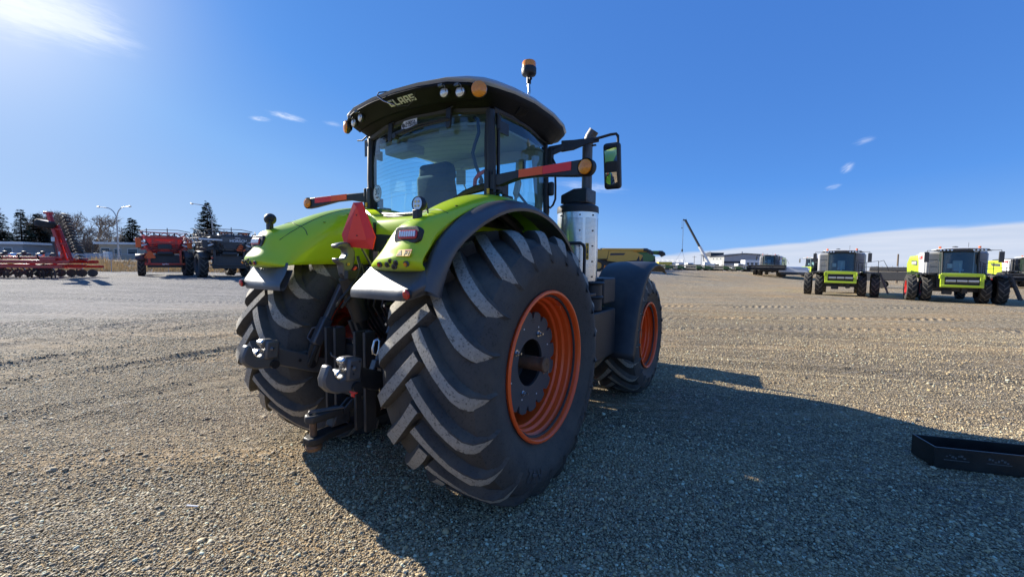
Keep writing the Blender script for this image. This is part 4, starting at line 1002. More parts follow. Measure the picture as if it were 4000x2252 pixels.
# ---- red slow-moving-vehicle triangle on its bracket
sm = empty('slow_vehicle_sign', tractor)
mw = plane_matrix((.112, -.752, 2.095), (.975, .22, 0), (0, .0, 1))
def T(x, y, z=0): return mw @ Vector((x*.90, y, z))
out = [(-.048, .187), (.042, .187), (.182, -.085), (.150, -.183), (-.150, -.158), (-.182, -.062)]
inn = [(-.006, .150), (.004, .150), (.098, -.100), (.092, -.112), (-.100, -.098), (-.104, -.086)]
q = MB(); n = 6
q.add([T(*p, -.012) for p in out]+[T(*p, .0) for p in out]+[T(*p, .012) for p in inn], [tuple(range(6))[::-1]]+[(k, (k+1) % n, n+(k+1) % n, n+k) for k in range(n)]+[(n+k, n+(k+1) % n, 2*n+(k+1) % n, 2*n+k) for k in range(n)])
q.build('sign_border', red_plastic, sm, smooth=0)
q = MB(); q.add([T(*p, .0122) for p in inn], [tuple(range(6))]); q.build('sign_face', mat('sign_face_red', (.95,.060,.030), .5, var=.05), sm, smooth=0)
for y in (.085, -.075): MB().cyl(T(0.0, y, .010), T(0.0, y, .017), .005, n=8).build('bolt', dark_metal, sm)
q = MB(); q.beam((.13, -.735, 1.93), (.13, -.60, 1.72), .02, .012); q.box((.135, -.60, 1.80), (.06, .012, .20)); q.beam((.135, -.59, 1.72), (.135, -.2, 1.65), .03, .03); q.build('sign_bracket', mid_metal, sm)

# ---- three point linkage and hitch
tl = empty('top_link', tractor)
hx = 0.0
def hook(parent, pts, w, x, mt, name, bev=.012):
    q = MB(); q.prism([(x-w/2, y, z) for y, z in pts], (w, 0, 0)); return q.build(name, mt, parent, bevel=bev)
arcp = []
for k in range(13):
    a = R(160-k*22); arcp.append((-.795+.088*math.cos(a)*1.0, 1.885+.085*math.sin(a)))
outer = [(-.895, 1.945), (-.86, 1.962), (-.80, 1.972), (-.755, 1.945), (-.728, 1.895), (-.728, 1.83), (-.745, 1.77), (-.75, 1.70), (-.83, 1.70), (-.845, 1.79), (-.885, 1.815), (-.89, 1.845), (-.86, 1.835), (-.825, 1.845), (-.802, 1.875), (-.810, 1.912), (-.85, 1.925), (-.885, 1.915)]
hook(tl, outer, .085, hx, mid_metal, 'claw')
q = MB(); d = (Vector((0, -.635, 1.28))-Vector((0, -.785, 1.72))).normalized(); p = Vector((0, -.79, 1.74))
q.cyl(p, p+d*.09, .052, .060, 20); q.cyl(p+d*.05, p+d*.43, .072, n=24); q.cyl(p+d*.43, p+d*.52, .05, .03, 16); q.box(p+d*.03+Vector((0.06, -.0, 0)), (.05, .10, .07)); q.build('cylinder', dark_metal, tl, bevel=.004)
q = MB(); q.tube([(.06, -.72, 1.86), (.075, -.71, 1.78), (.08, -.74, 1.70), (.06, -.80, 1.60), (.03, -.86, 1.52), (-.02, -.86, 1.46)], .012, 8); q.tube([(.075, -.70, 1.80), (.09, -.68, 1.70), (.075, -.74, 1.60), (.05, -.82, 1.50), (.0, -.83, 1.45)], .012, 8); q.build('hydraulic_hose', hose, tl)
MB().tube([(.055, -.735, 1.77), (.06, -.76, 1.75), (.055, -.74, 1.70)], .012).build('release_lever', red_plastic, tl)
MB().ball((.05, -.80, 1.795), .012).build('grease_cap', yellow_decal, tl)
for s in (1, -1):
    ll = empty('lower_link', tractor)
    x = s*.53
    jaw = [(-1.318, 1.160), (-1.288, 1.160), (-1.272, 1.115), (-1.262, 1.075), (-1.235, 1.052), (-1.205, 1.060), (-1.190, 1.085), (-1.185, 1.120), (-1.215, 1.135), (-1.210, 1.175), (-1.185, 1.192), (-1.125, 1.185), (-1.072, 1.165), (-1.072, 1.02), (-1.085, .955), (-1.16, .955), (-1.25, .962), (-1.305, .985), (-1.345, 1.03), (-1.350, 1.08)]
    hook(ll, jaw, .075, x, mid_metal, 'claw', .014)
    q = MB(); q.box((x+.0, -1.135, 1.10), (.11, .11, .15), (-.12, 0, 0)); q.cyl((x-.07, -1.14, 1.11), (x+.07, -1.14, 1.11), .018, n=10); q.build('claw_body', mid_metal, ll, bevel=.02)
    MB().box((x, -1.198, 1.168), (.07, .045, .035), (.5, 0, 0)).build('claw_latch', bright, ll, bevel=.012)
    MB().lathe([(.03, -.036), (.036, -.03), (.036, .03), (.03, .036)], (x, -1.225, 1.082), (1, 0, 0), 20).build('ball_socket', bright, ll)
    for dy, dz in ((-1.16, 1.13), (-1.15, 1.075), (-1.10, 1.15)): MB().cyl((x+s*.054, dy, dz), (x+s*.058, dy, dz), .007, n=8).build('hole', ink_black, ll)
    MB().cyl((x+.01, -1.12, .98), (x+.062, -1.12, .98), .035, n=12).build('recess', ink_black, ll)
    q = MB(); q.prism([(x-.022, -1.08, 1.105), (x-.022, -.82, 1.00), (x-.022, -.45, .86), (x-.022, -.45, .75), (x-.022, -.78, .835), (x-.022, -1.08, .96)], (.044, 0, 0)); q.build('link_arm', mid_metal if s < 0 else dark_metal, ll, bevel=.008)
    MB().cyl((x-.03, -.90, .965), (x+.03, -.90, .965), .014, n=10).build('hole', ink_black, ll)
    MB().cyl((x-.05, -.80, .915), (x+.05, -.80, .915), .035, n=16).build('link_pin', dark_metal, ll)
lr = empty('lift_rod', tractor)
q = MB(); q.beam((-.48, -.50, 1.60), (-.485, -.665, 1.285), .055, .06); q.build('rod_tube', mid_metal, lr, bevel=.012)
q = MB(); q.beam((-.485, -.655, 1.305), (-.495, -.765, 1.08), .085, .09); q.build('rod_sleeve', grey_plastic, lr, bevel=.015)
q = MB(); q.beam((-.495, -.755, 1.09), (-.52, -.80, .90), .04, .10); q.beam((-.47, -.76, 1.08), (-.49, -.83, .90), .02, .04); q.build('rod_fork', dark_metal, lr, bevel=.008)
MB().tube([(-.52, -.70, 1.235), (-.56, -.75, 1.22), (-.575, -.79, 1.14), (-.54, -.775, 1.105)], .008).build('rod_handle', mid_metal, lr)
lr = empty('lift_rod', tractor)
q = MB(); q.cyl((.46, -.56, 1.62), (.49, -.78, 1.28), .022, n=14); q.build('rod_tube', grey_plastic, lr)
MB().tube([(.475, -.86, 1.25), (.465, -.885, 1.24), (.462, -.90, 1.19), (.465, -.90, 1.15), (.485, -.88, 1.14), (.495, -.87, 1.18), (.492, -.86, 1.235), (.475, -.86, 1.25)], .009).build('rod_link', bright, lr)
q = MB(); q.cyl((.485, -.87, 1.15), (.49, -.885, 1.09), .014, n=10); q.prism([(.47, -.915, 1.11), (.47, -.865, 1.11), (.47, -.845, 1.05), (.47, -.845, .90), (.47, -.865, .90), (.47, -.87, 1.04), (.47, -.91, 1.06), (.47, -.945, 1.0), (.47, -.955, .90), (.47, -.975, .92), (.47, -.95, 1.03)], (.05, 0, 0)); q.build('rod_fork', grey_plastic, lr, bevel=.006)
MB().tube([(.525, -.90, .93), (.545, -.92, .95), (.55, -.915, .90), (.54, -.90, .86)], .005).build('clip', bright, lr)
# hitch frame: two drilled uprights, cross plates
hf = empty('hitch_frame', tractor)
for xs in (-.24, .15):
    q = MB(); q.box((xs-.045, -.74, .86), (.03, .12, .80)); q.box((xs+.05, -.73, .86), (.03, .10, .80)); q.box((xs, -.69, .86), (.10, .03, .80)); q.build('upright', frame_grey, hf, bevel=.004)
    for k in range(9):
        for dx in (.0,): MB().cyl((xs+dx, -.706, .53+.083*k), (xs+dx, -.722, .53+.083*k), .014, n=6).build('bolt', mid_metal, hf)
q = MB(); q.box((-.04, -.66, 1.05), (.34, .03, .12)); q.box((-.04, -.70, .72), (.34, .10, .03)); q.box((-.04, -.62, .85), (.40, .06, .6)); q.box((-.04, -.72, .985), (.34, .05, .02)); q.build('cross_plate', dark_metal, hf, bevel=.004)
for x, z in ((.03, 1.19), (-.1, .74), (-.02, 1.15)): MB().cyl((x, -.69, z), (x, -.715, z), .018, n=6).build('bolt', bright, hf)
MB().tube([(-.21, -.80, 1.05), (-.15, -.83, 1.04), (-.1, -.78, 1.0), (.10, -.78, .985)], .007).build('cable', mid_metal, hf)
q = MB(); q.tube([(.045, -.80, .775), (.04, -.80, .81), (.06, -.80, .825), (.12, -.80, .825), (.135, -.80, .81), (.13, -.80, .775), (.11, -.80, .765), (.06, -.80, .765), (.045, -.80, .775)], .010); q.box((.085, -.80, .745), (.04, .012, .03)); q.build('pull_handle', red_plastic, hf)
MB().box((.075, -.80, .85), (.014, .01, .05)).build('cable_tie', sticker_white, hf)
q = MB(); q.cyl((-.03, -.77, .84), (-.03, -.77, .79), .013, n=8); q.cyl((-.02, -.74, .72), (-.02, -.74, .66), .012, n=8); q.build('bolt', bright, hf)
for x, y, z in ((.28, -.55, 1.55), (.26, -.55, 1.47), (.30, -.52, 1.40), (.28, -.55, 1.32), (.2, -.5, 1.5), (.36, -.5, 1.38)):
    q = MB(); q.cyl((x, y, z), (x-.005, y-.06, z-.006), .024, n=12); q.cyl((x, y-.06, z-.006), (x, y-.075, z-.006), .014, n=10); q.build('hydraulic_coupler', dark_metal, tractor)
    MB().cyl((x, y-.075, z-.006), (x, y-.08, z-.006), .011, n=8).build('coupler_cap', bright, tractor)
q = MB(); q.box((.28, -.42, 1.45), (.26, .2, .42)); q.box((-.22, -.42, 1.5), (.2, .2, .3)); q.box((.05, -.5, 1.68), (.22, .12, .18)); q.build('valve_block', dark_metal, tractor, bevel=.01)
for k in range(7):
    x = -.30+.085*k; MB().tube([(x, -.40, 1.70), (x+.02, -.58, 1.62), (x+.03*math.sin(k), -.60, 1.45), (x*.8, -.45, 1.22), (x*.7, -.3, 1.05)], .012).build('hydraulic_hose', hose, tractor)
q = MB(); q.prism([(-.09, -.62, 1.06), (-.09, -.72, 1.32), (-.09, -.66, 1.33), (-.09, -.56, 1.08)], (.035, 0, 0)); q.prism([(-.02, -.62, 1.06), (-.02, -.72, 1.32), (-.02, -.66, 1.33), (-.02, -.56, 1.08)], (.035, 0, 0)); q.build('stabiliser_bar', frame_grey, tractor)
# drawbar
db = empty('drawbar', tractor)
q = MB(); q.prism([(-.06, -.40, .53), (.06, -.40, .53), (.065, -1.0, .50), (.07, -1.10, .49), (.04, -1.15, .49), (-.04, -1.15, .49), (-.07, -1.10, .49), (-.065, -1.0, .50)], (0, 0, -.055)); q.build('bar', dark_metal, db, bevel=.01)
q = MB(); q.prism([(-.055, -.86, .66), (.055, -.86, .66), (.06, -1.05, .665), (.05, -1.13, .66), (0, -1.155, .66), (-.05, -1.13, .66), (-.06, -1.05, .665)], (0, 0, -.06)); q.prism([(-.05, -.80, .52), (-.05, -.97, .52), (-.05, -.93, .61), (-.05, -.80, .61)], (.10, 0, 0)); q.build('hammer_strap', frame_grey, db, bevel=.014)
q = MB(); q.cyl((0, -1.09, .40), (0, -1.09, .62), .026, n=16); q.cyl((0, -1.09, .385), (0, -1.09, .40), .02, n=12); q.lathe([(.0, 0), (.055, 0), (.06, .02), (.05, .045), (0, .05)], (0, -1.09, .43), (0, 0, -1), 20); q.build('hitch_pin', rust, db)
MB().tube([(-.045, -1.09, .672), (.0, -.98, .668), (.05, -.88, .664), (.07, -.88, .664), (.03, -1.0, .668), (-.01, -1.12, .672), (-.045, -1.09, .672)], .008).build('pin_clip', mid_metal, db)
q = MB()
for x in (-.03, .03): q.prism([(x, -.66, .70), (x, -.78, .70), (x, -.86, .64), (x, -.90, .56), (x, -.86, .55), (x, -.80, .62), (x, -.66, .62)], (.02, 0, 0))
q.build('pickup_hook', frame_grey, db, bevel=.006)
MB().tube([(.03, -.85, .54), (.05, -.86, .535), (.10, -.86, .54)], .006).build('spring_clip', bright, db)
# ------------------------------------------------------------------ machines standing about the yard
lime2 = mat('lime_machine_paint', (.47,.62,.02), .35, var=.06, coat=.4, dust=.12, dustc=(.4,.38,.24))
deep_green = mat('green_machine_paint', (.055,.17,.03), .4, var=.1, coat=.3, dust=.2)
dgrey = mat('machine_dark_grey', (.045,.047,.05), .55, var=.15, dust=.35, dustc=(.16,.14,.115))
lgrey = mat('machine_light_grey', (.36,.365,.37), .45, var=.06, dust=.2, dustc=(.36,.33,.28))
mgreen = mat('machine_muted_green', (.08,.16,.05), .5, var=.1, dust=.2)  # muted green paint for tanks, frames and end panels
white2 = mat('machine_white', (.74,.74,.73), .4, var=.05, dust=.12, dustc=(.5,.47,.42))
red2 = mat('machine_red', (.58,.030,.022), .38, var=.1, coat=.3, dust=.22, dustc=(.32,.14,.10))
yellow2 = mat('machine_yellow', (.66,.36,.055), .42, var=.08, dust=.25, dustc=(.42,.32,.16))
tyre2 = mat('machine_tyre', (.030,.029,.028), .8, var=.3, vscale=3, dust=.5, dustc=(.11,.098,.08))
tread2 = mat('machine_tread', (.13,.12,.10), .85, var=.2)
lamp_orange = mat('marker_orange', (.95,.14,.02), .35)
steel2 = mat('galvanised_steel', (.40,.41,.42), .45, metal=.5, var=.12)
WT = {}
def bar_tyre(Rt, W, n=14):
    """tractor tyre of a far machine: lathed carcass with real chevron bars, turned round X"""
    key = (Rt, W, n)
    if key in WT: return WT[key]
    rim = Rt*.55; c = Rt*.945; mb = MB()
    mb.lathe([(rim, -.40*W), (rim+.1*Rt, -.47*W), (c*.86, -.50*W), (c, -.42*W), (c, 0), (c, .42*W), (c*.86, .50*W), (rim+.1*Rt, .47*W), (rim, .40*W)], n=28)
    for s in (-1, 1):
        for k in range(n):
            a0 = 2*math.pi*(k+(.5 if s < 0 else 0))/n; P = []
            for u, da in ((-.02, .16), (.24, .0), (.47, -.20)):
                for w in (-.055, .055):
                    for r in (c-.02, Rt if u < .4 else Rt*.975):
                        a = a0+da+w*(.95/Rt); P.append((s*u*W, -r*math.cos(a), r*math.sin(a)))
            f = []
            for i in range(2):
                o = 4*i; f += [(o, o+1, o+5, o+4), (o+3, o+2, o+6, o+7), (o+1, o+3, o+7, o+5)]
            f += [(0, 2, 3, 1), (8, 9, 11, 10)]; mb.add(P, f); mb.mi[-8:] = [0, 0, 1, 0, 0, 1, 0, 0]
    WT[key] = mb.mesh('tyre', [tyre2, tread2], 30); return WT[key]
def bar_rim(Rt, W, m_, side):
    key = ('rim', Rt, W, m_.name)
    if key not in WT:
        r = Rt*.56; WT[key] = MB().lathe([(r, .42*W), (r*.96, .40*W), (r*.92, .22*W), (r*.5, .16*W), (r*.35, .22*W), (.0, .22*W)], n=24).mesh('rim', m_, 40)
    return WT[key]
def machine_wheel(parent, x, y, Rt, W, m_=orange, name='wheel', steer=0):
    w = empty(name, parent, (x, y, Rt*.975), steer)
    link('tyre', bar_tyre(Rt, W), w); link('rim', bar_rim(Rt, W, m_, 1), w, rot=(0, 0, 0 if x > 0 else math.pi)); return w
def part(parent, name, m_, fn, **k):
    mb = MB(); fn(mb); return mb.build(name, m_, parent, **k)

def combine(loc, rz, label, side1=lime2, side2=white2, tank=lgrey, feeder=lime2, logo=True, header=None, auger=False, duals=True, group='combines parked in the yard', rimm=red2, roofm=white2, augerm=None):
    t = tag(empty('combine_harvester', None, loc, rz), label, 'combine', group)
    part(t, 'chassis', dgrey, lambda b: (b.box((0, -2.6, 1.45), (1.9, 6.2, .9)), b.box((0, 0, 1.0), (3.3, .5, .5)), b.box((0, -4.6, .8), (2.4, .3, .3)), b.prism([(-1.0, -5.7, 1.5), (-1.0, -7.2, 1.7), (-1.0, -7.0, 2.7), (-1.0, -5.7, 2.7)], (2.0, 0, 0)), b.box((.35, .3, .72), (.5, .3, .35)), b.box((-.5, .2, .85), (.3, .5, .4))), bevel=.04)
    part(t, 'grain_tank', tank, lambda b: b.prism([(-1.5, .35, 2.05), (-1.5, .35, 3.52), (-1.5, .25, 3.62), (-1.5, -2.4, 3.66), (-1.5, -2.4, 2.0)], (3.0, 0, 0)), bevel=.05)
    for s in (-1, 1):
        for z in (2.55, 3.05): part(t, 'panel_line', dgrey, lambda b: b.box((s*1.20, .352, z), (.52, .012, .018)))
        pf = part(t, 'side_panel', side2, lambda b: b.prism([(s*1.5, .1, 2.05), (s*1.5, .1, 3.50), (s*1.5, -1.9, 3.56), (s*1.5, -1.6, 2.05)], (s*.09, 0, 0)), bevel=.03)
        pr = part(t, 'side_panel', side1, lambda b: b.prism([(s*1.5, -1.63, 1.75), (s*1.5, -1.93, 3.40), (s*1.5, -5.6, 3.42), (s*1.5, -6.9, 2.75), (s*1.5, -6.4, 1.85), (s*1.5, -3.2, 1.55)], (s*.12, 0, 0)), bevel=.04)
        part(pr, 'vent', dgrey, lambda b: b.prism([(s*1.61, -2.05, 2.62), (s*1.61, -2.15, 2.98), (s*1.61, -4.6, 3.02), (s*1.61, -4.3, 2.70)], (s*.03, 0, 0)))
        for k in range(6): part(pr, 'vent_slat', tank, lambda b: b.box((s*1.645, -2.5-.32*k, 2.83), (.012, .22, .22), (0, 0, .15*s)))
        if logo:
            mw_ = plane_matrix((s*1.60, -.95, 3.22), (0, s, 0), (0, 0, 1)); bar_text('logo', 'CLAAS', .26, red_plastic, pf, mw_, w=.22, t=.006)
        part(t, 'work_step', dgrey, lambda b: (b.box((s*1.62, -.9, 2.02), (.3, 1.6, .05)), b.box((s*1.55, .5, 1.98), (.9, .8, .06))))
    part(t, 'engine_cover', tank, lambda b: b.prism([(-1.3, -2.4, 3.3), (-1.3, -2.4, 3.66), (-1.3, -5.2, 3.55), (-1.3, -5.6, 3.3)], (2.6, 0, 0)), bevel=.05)
    # cab: glazed front, posts, seat inside, broad roof with lamps
    part(t, 'cab_floor', dgrey, lambda b: b.prism([(-.86, .3, 2.02), (-.86, 1.55, 2.02), (-.86, 1.45, 1.82), (-.86, .3, 1.82)], (1.72, 0, 0)))
    part(t, 'cab_back', dgrey, lambda b: b.box((0, .36, 2.85), (1.66, .04, 1.65)))
    rows = [[(x, 1.72-.22*(abs(x)/.8)**2-.14*zf, 2.04+(3.58-2.04)*zf) for x in np.linspace(-.84, .84, 9)] for zf in (0, .33, .66, 1)]
    MB().grid(rows).build('windscreen', cab_glass, t, smooth=60)
    for s in (-1, 1):
        part(t, 'door_window', far_glass, lambda b: b.add([(s*.86, .4, 2.05), (s*.86, 1.46, 2.05), (s*.86, 1.34, 3.56), (s*.86, .4, 3.56)], [(0, 1, 2, 3)]))
        part(t, 'cab_post', dgrey, lambda b: b.tube([(s*.86, 1.5, 2.0), (s*.87, 1.37, 3.6)], .045, 6))
    part(t, 'seat', lgrey, lambda b: (b.box((0, .75, 2.6), (.5, .14, .75)), b.box((0, .98, 2.3), (.5, .5, .14))), bevel=.04)
    part(t, 'steering_column', lgrey, lambda b: (b.tube([(-.02, 1.45, 2.05), (-.02, 1.3, 2.75)], .05), b.box((.45, 1.2, 2.6), (.25, .05, .3))))
    rf_ = part(t, 'cab_roof', roofm, lambda b: b.grid([[(x, y, 3.74+.13*(1-(x/1.2)**2)*(1-((y-.8)/1.3)**4)) for x in np.linspace(-1.2, 1.2, 9)] for y in np.linspace(-.2, 1.85, 7)]), smooth=60, solid=.05)
    part(t, 'light_bar', dgrey, lambda b: b.prism([(-1.36, 1.78, 3.62), (-1.2, 1.86, 3.76), (1.2, 1.86, 3.76), (1.36, 1.78, 3.62), (.9, 1.86, 3.60), (-.9, 1.86, 3.60)], (0, -.25, 0)), bevel=.02)
    for x in (-1.05, -.88, -.70, -.52, .52, .70, .88, 1.05): part(t, 'work_lamp', lens_clear, lambda b: b.cyl((x, 1.86, 3.685), (x, 1.885, 3.685), .055, n=10))
    for x in (-.95, .95): part(t, 'beacon', lamp_orange, lambda b: b.cyl((x, 1.0, 3.82), (x, 1.0, 3.96), .07, n=10))
    part(t, 'antenna', dgrey, lambda b: (b.tube([(-.5, .6, 3.8), (-.5, .6, 4.25)], .012, 5), b.ball((.25, 1.2, 3.9), .16, 10, 0, (1, 1, .45))))
    for s in (-1, 1):
        part(t, 'mirror', dgrey, lambda b: (b.tube([(s*1.3, 1.75, 3.66), (s*1.72, 1.95, 3.66), (s*1.74, 1.95, 3.5)], .025, 6), b.box((s*1.74, 1.95, 3.2), (.24, .1, .72))), bevel=.02)
        part(t, 'handrail', dgrey, lambda b: (b.tube([(s*1.35, .55, 2.0), (s*1.35, .55, 2.75), (s*1.0, .75, 2.95)], .02, 5), b.tube([(s*.95, 1.5, 2.0), (s*.97, 1.35, 2.9)], .02, 5)))
    # feeder house
    fm = feeder
    part(t, 'feeder_house', dgrey, lambda b: b.prism([(-.72, .6, 1.2), (-.72, .6, 1.95), (-.72, 2.05, 1.85), (-.72, 2.15, 1.15)], (1.44, 0, 0)), bevel=.03)
    part(t, 'feeder_frame', fm, lambda b: (b.box((0, 2.16, 1.97), (2.0, .16, .22)), b.box((-.92, 2.16, 1.56), (.2, .16, .6)), b.box((.92, 2.16, 1.56), (.2, .16, .6)), b.box((0, 2.18, 1.21), (2.04, .18, .16)), b.box((-1.02, 2.1, 1.86), (.10, .3, .3)), b.box((1.02, 2.1, 1.86), (.10, .3, .3))), bevel=.02)
    part(t, 'feeder_roller', steel2, lambda b: [b.cyl((-.78+.53*k, 2.2, 1.55), (-.30+.53*k, 2.2, 1.55), .085, n=12) for k in range(3)])
    part(t, 'feeder_mouth', ink_black, lambda b: b.box((0, 2.13, 1.56), (1.6, .1, .52)))
    part(t, 'cross_tube', mgreen, lambda b: b.tube([(-.9, 1.75, 2.03), (-.4, 1.95, 2.06), (.4, 1.95, 2.06), (.9, 1.75, 2.03)], .06, 8))
    part(t, 'hose_bundle', hose, lambda b: [b.tube([(-1.0-.04*k, 1.2, 1.9), (-1.25-.05*k, 1.9, 1.6-.05*k), (-1.1, 2.1, 1.35)], .025, 5) for k in range(4)])
    # wheels
    xs = (1.42, 2.22) if duals else (1.5,)
    for s in (-1, 1):
        for x in xs: machine_wheel(t, s*x, 0, .985, .56, rimm)
        machine_wheel(t, s*1.25, -4.6, .66, .45, rimm)
    # platform rail and ladder on the driver's left
    part(t, 'platform_rail', dgrey, lambda b: (b.tube([(-1.1, 1.3, 2.0), (-1.1, 1.3, 2.75), (-2.3, 1.1, 2.95), (-2.35, 1.1, 2.0)], .022, 5), b.tube([(-1.6, 1.2, 2.0), (-1.6, 1.2, 2.85)], .02, 5), b.tube([(-1.1, 1.3, 2.4), (-2.33, 1.1, 2.5)], .018, 5), b.tube([(-2.35, .5, 2.0), (-2.35, .5, 2.9), (-2.65, .5, 3.0), (-3.0, .5, 2.2)], .022, 5), b.box((-1.9, .8, 1.98), (1.0, .9, .05))))
    ld = part(t, 'ladder', dgrey, lambda b: (b.beam((-2.45, .55, 2.0), (-3.0, .55, .35), .05, .10), b.beam((-2.45, 1.0, 2.0), (-3.0, 1.0, .35), .05, .10)))
    for k in range(6): part(ld, 'rung', dgrey, lambda b: b.box((-2.52-.09*k, .775, 1.8-.27*k), (.16, .42, .03)))
    if auger:
        am = augerm or side1
        part(t, 'unloading_auger', am, lambda b: b.tube([(-1.35, -.6, 3.2), (-1.40, -.9, 3.52), (-1.45, -1.4, 3.58), (-1.45, -7.6, 3.60)], .21, 14))
        part(t, 'auger_spout', dgrey, lambda b: b.tube([(-1.45, -7.5, 3.60), (-1.45, -8.1, 3.58), (-1.45, -8.5, 3.30), (-1.45, -8.65, 2.95)], [.24, .27, .27, .22], 12))
        part(t, 'tank_extension', dgrey, lambda b: (b.box((-.9, -1.0, 3.75), (.9, .8, .1)), b.box((.2, -1.6, 3.72), (1.6, 1.4, .1))))
    if header:
        hw, z0, hm = header
        part(t, 'header_back', hm, lambda b: (b.box((0, 2.5, z0+.42), (hw, .16, .75)), b.box((0, 3.0, z0+.02), (hw, 1.0, .10))), bevel=.02)
        for s in (-1, 1): part(t, 'header_end', hm, lambda b: b.prism([(s*hw/2, 2.4, z0-.05), (s*hw/2, 2.4, z0+.85), (s*hw/2, 3.2, z0+.7), (s*hw/2, 3.9, z0+.05)], (s*.06, 0, 0)))
        part(t, 'header_auger', dgrey, lambda b: b.cyl((-hw/2, 2.85, z0+.33), (hw/2, 2.85, z0+.33), .2, n=12))
        rl = part(t, 'reel', dgrey, lambda b: b.cyl((-hw/2+.1, 3.2, z0+.75), (hw/2-.1, 3.2, z0+.75), .09, n=8))
        for k in range(6):
            a = k*math.pi/3; part(rl, 'reel_bar', dgrey, lambda b: (b.tube([(-hw/2+.1, 3.2+.45*math.cos(a), z0+.75+.45*math.sin(a)), (hw/2-.1, 3.2+.45*math.cos(a), z0+.75+.45*math.sin(a))], .03, 5), [b.beam((x, 3.2, z0+.75), (x, 3.2+.45*math.cos(a), z0+.75+.45*math.sin(a)), .03, .05) for x in (-hw/2+.15, 0, hw/2-.15)]))
    return t
def face(x, y, tx=None, ty=None):
    tx = CAM.x if tx is None else tx; ty = CAM.y if ty is None else ty
    return -math.atan2(tx-x, ty-y)
def P3(x, y): return (x, y, gz(x, y))
def at_pix(px, d):
    q = CAM+cw*d+cr*((px-2000)/1581.1*d); return Vector((q.x, q.y, 0))
hA = face(7.55, 41.7)
combine(P3(7.55, 41.7), hA, 'pale grey combine with lime feeder frame and dual tyres, without a header, facing the yard')
combine(P3(13.65, 39.1), hA+R(2), 'lime and white combine with red lettering on its flank, largest of the combines')
combine(P3(1.9, 84.5), hA-R(3), 'distant grey combine with a wide black header across its front', header=(5.7, 1.15, ink_black), tank=lgrey, feeder=dgrey)
combine(P3(9.3, 94.0), hA-R(40), 'small cream combine peeping out behind the left side of a grey combine', side1=white2, logo=False)
_e = at_pix(4010, 50); combine(P3(_e.x, _e.y), hA+R(8), 'dark glazed combine cut off by the right edge of the photo', header=(6.6, .95, ink_black), feeder=mgreen, tank=dgrey)
# the row whose tails and folded augers show above the front wheel
rowdir = Vector((-cr.x, -cr.y, 0)).normalized(); dep = Vector((cw.x, cw.y, 0)).normalized()
for k, (px, d, sm1, am, lab) in enumerate(((2490, 68, yellow2, yellow2, 'yellow combine with a folded unloading auger and black spout, behind the front fender'), (2504, 74, yellow2, yellow2, 'second yellow combine, half hidden behind the first yellow one'),
                             (2552, 79, deep_green, deep_green, 'green combine with a folded green auger beyond the yellow combines'), (2550, 86, deep_green, deep_green, 'second green combine, behind the first green one'), (2548, 93, deep_green, deep_green, 'last combine of the row with folded augers, farthest from the tractor'))):
    q = at_pix(px, d)+rowdir*7.2
    combine(P3(q.x, q.y), math.atan2(-rowdir.x, rowdir.y), lab, side1=sm1, side2=sm1 if k < 2 else white2, tank=dgrey if k < 2 else mgreen, feeder=sm1, logo=False, auger=True, augerm=am, group='row of combines with folded augers', rimm=yellow2)

# ---- steel buildings on the far side of the yard
clad_grey = mat('grey_cladding', (.36,.36,.37), .6, var=.05); clad_dark = mat('dark_cladding_band', (.045,.047,.055), .6); clad_white = mat('pale_cladding', (.30,.30,.29), .6, var=.04); door_white = mat('door_white', (.68,.68,.66), .5)
window_dark = mat('window_glass_dark', (.03,.04,.05), .1, coat=.5); concrete = mat('concrete', (.40,.38,.35), .85, var=.12)
sh = tag(empty('steel_building', None, (0, 0, 0)), 'long grey steel building with a dark band round it and a low gable', 'building')
c0 = at_pix(2824, 150); c1 = at_pix(3032, 148); a_ = (c1-c0); Lb = a_.length; a_.normalize(); bck = Vector((-a_.y, a_.x, 0)); zb = -.9
def Bp(u, v, z): return c0+a_*u+bck*v+Vector((0, 0, zb+z))
Hb = 6.9
def bbox(mb, u0, u1, v0, v1, z0, z1): mb.add([Bp(u, v, z) for u in (u0, u1) for v in (v0, v1) for z in (z0, z1)], [(0,1,3,2),(4,6,7,5),(0,4,5,1),(2,3,7,6),(0,2,6,4),(1,5,7,3)])
q = MB(); q.add([Bp(0, 0, 0), Bp(Lb, 0, 0), Bp(Lb, 0, Hb-.6), Bp(Lb*.38, 0, Hb), Bp(0, 0, Hb-1.0)], [(0, 1, 2, 3, 4)]); q.add([Bp(0, 14, 0), Bp(Lb, 14, 0), Bp(Lb, 14, Hb-.6), Bp(Lb*.38, 14, Hb), Bp(0, 14, Hb-1.0)], [(0, 1, 2, 3, 4)]); q.add([Bp(Lb, 0, 0), Bp(Lb, 14, 0), Bp(Lb, 14, Hb-.6), Bp(Lb, 0, Hb-.6)], [(0, 1, 2, 3)])
q.build('wall', clad_grey, sh, smooth=0)
q = MB(); q.add([Bp(0, 0, 0), Bp(0, 14, 0), Bp(0, 14, Hb-1.0), Bp(0, 0, Hb-1.0)], [(0, 1, 2, 3)]); q.build('wall', clad_white, sh, smooth=0)
q = MB(); q.add([Bp(-.3, -.3, Hb-1.02), Bp(Lb*.38, -.3, Hb+.05), Bp(Lb*.38, 14, Hb+.05), Bp(-.3, 14, Hb-1.02), Bp(Lb+.3, -.3, Hb-.57), Bp(Lb+.3, 14, Hb-.57)], [(0, 1, 2, 3), (1, 4, 5, 2)]); q.build('roof', clad_dark, sh, solid=.25, smooth=0)
part(sh, 'band', clad_dark, lambda b: bbox(b, -.05, Lb+.05, -.08, -.003, 3.3, 4.1))
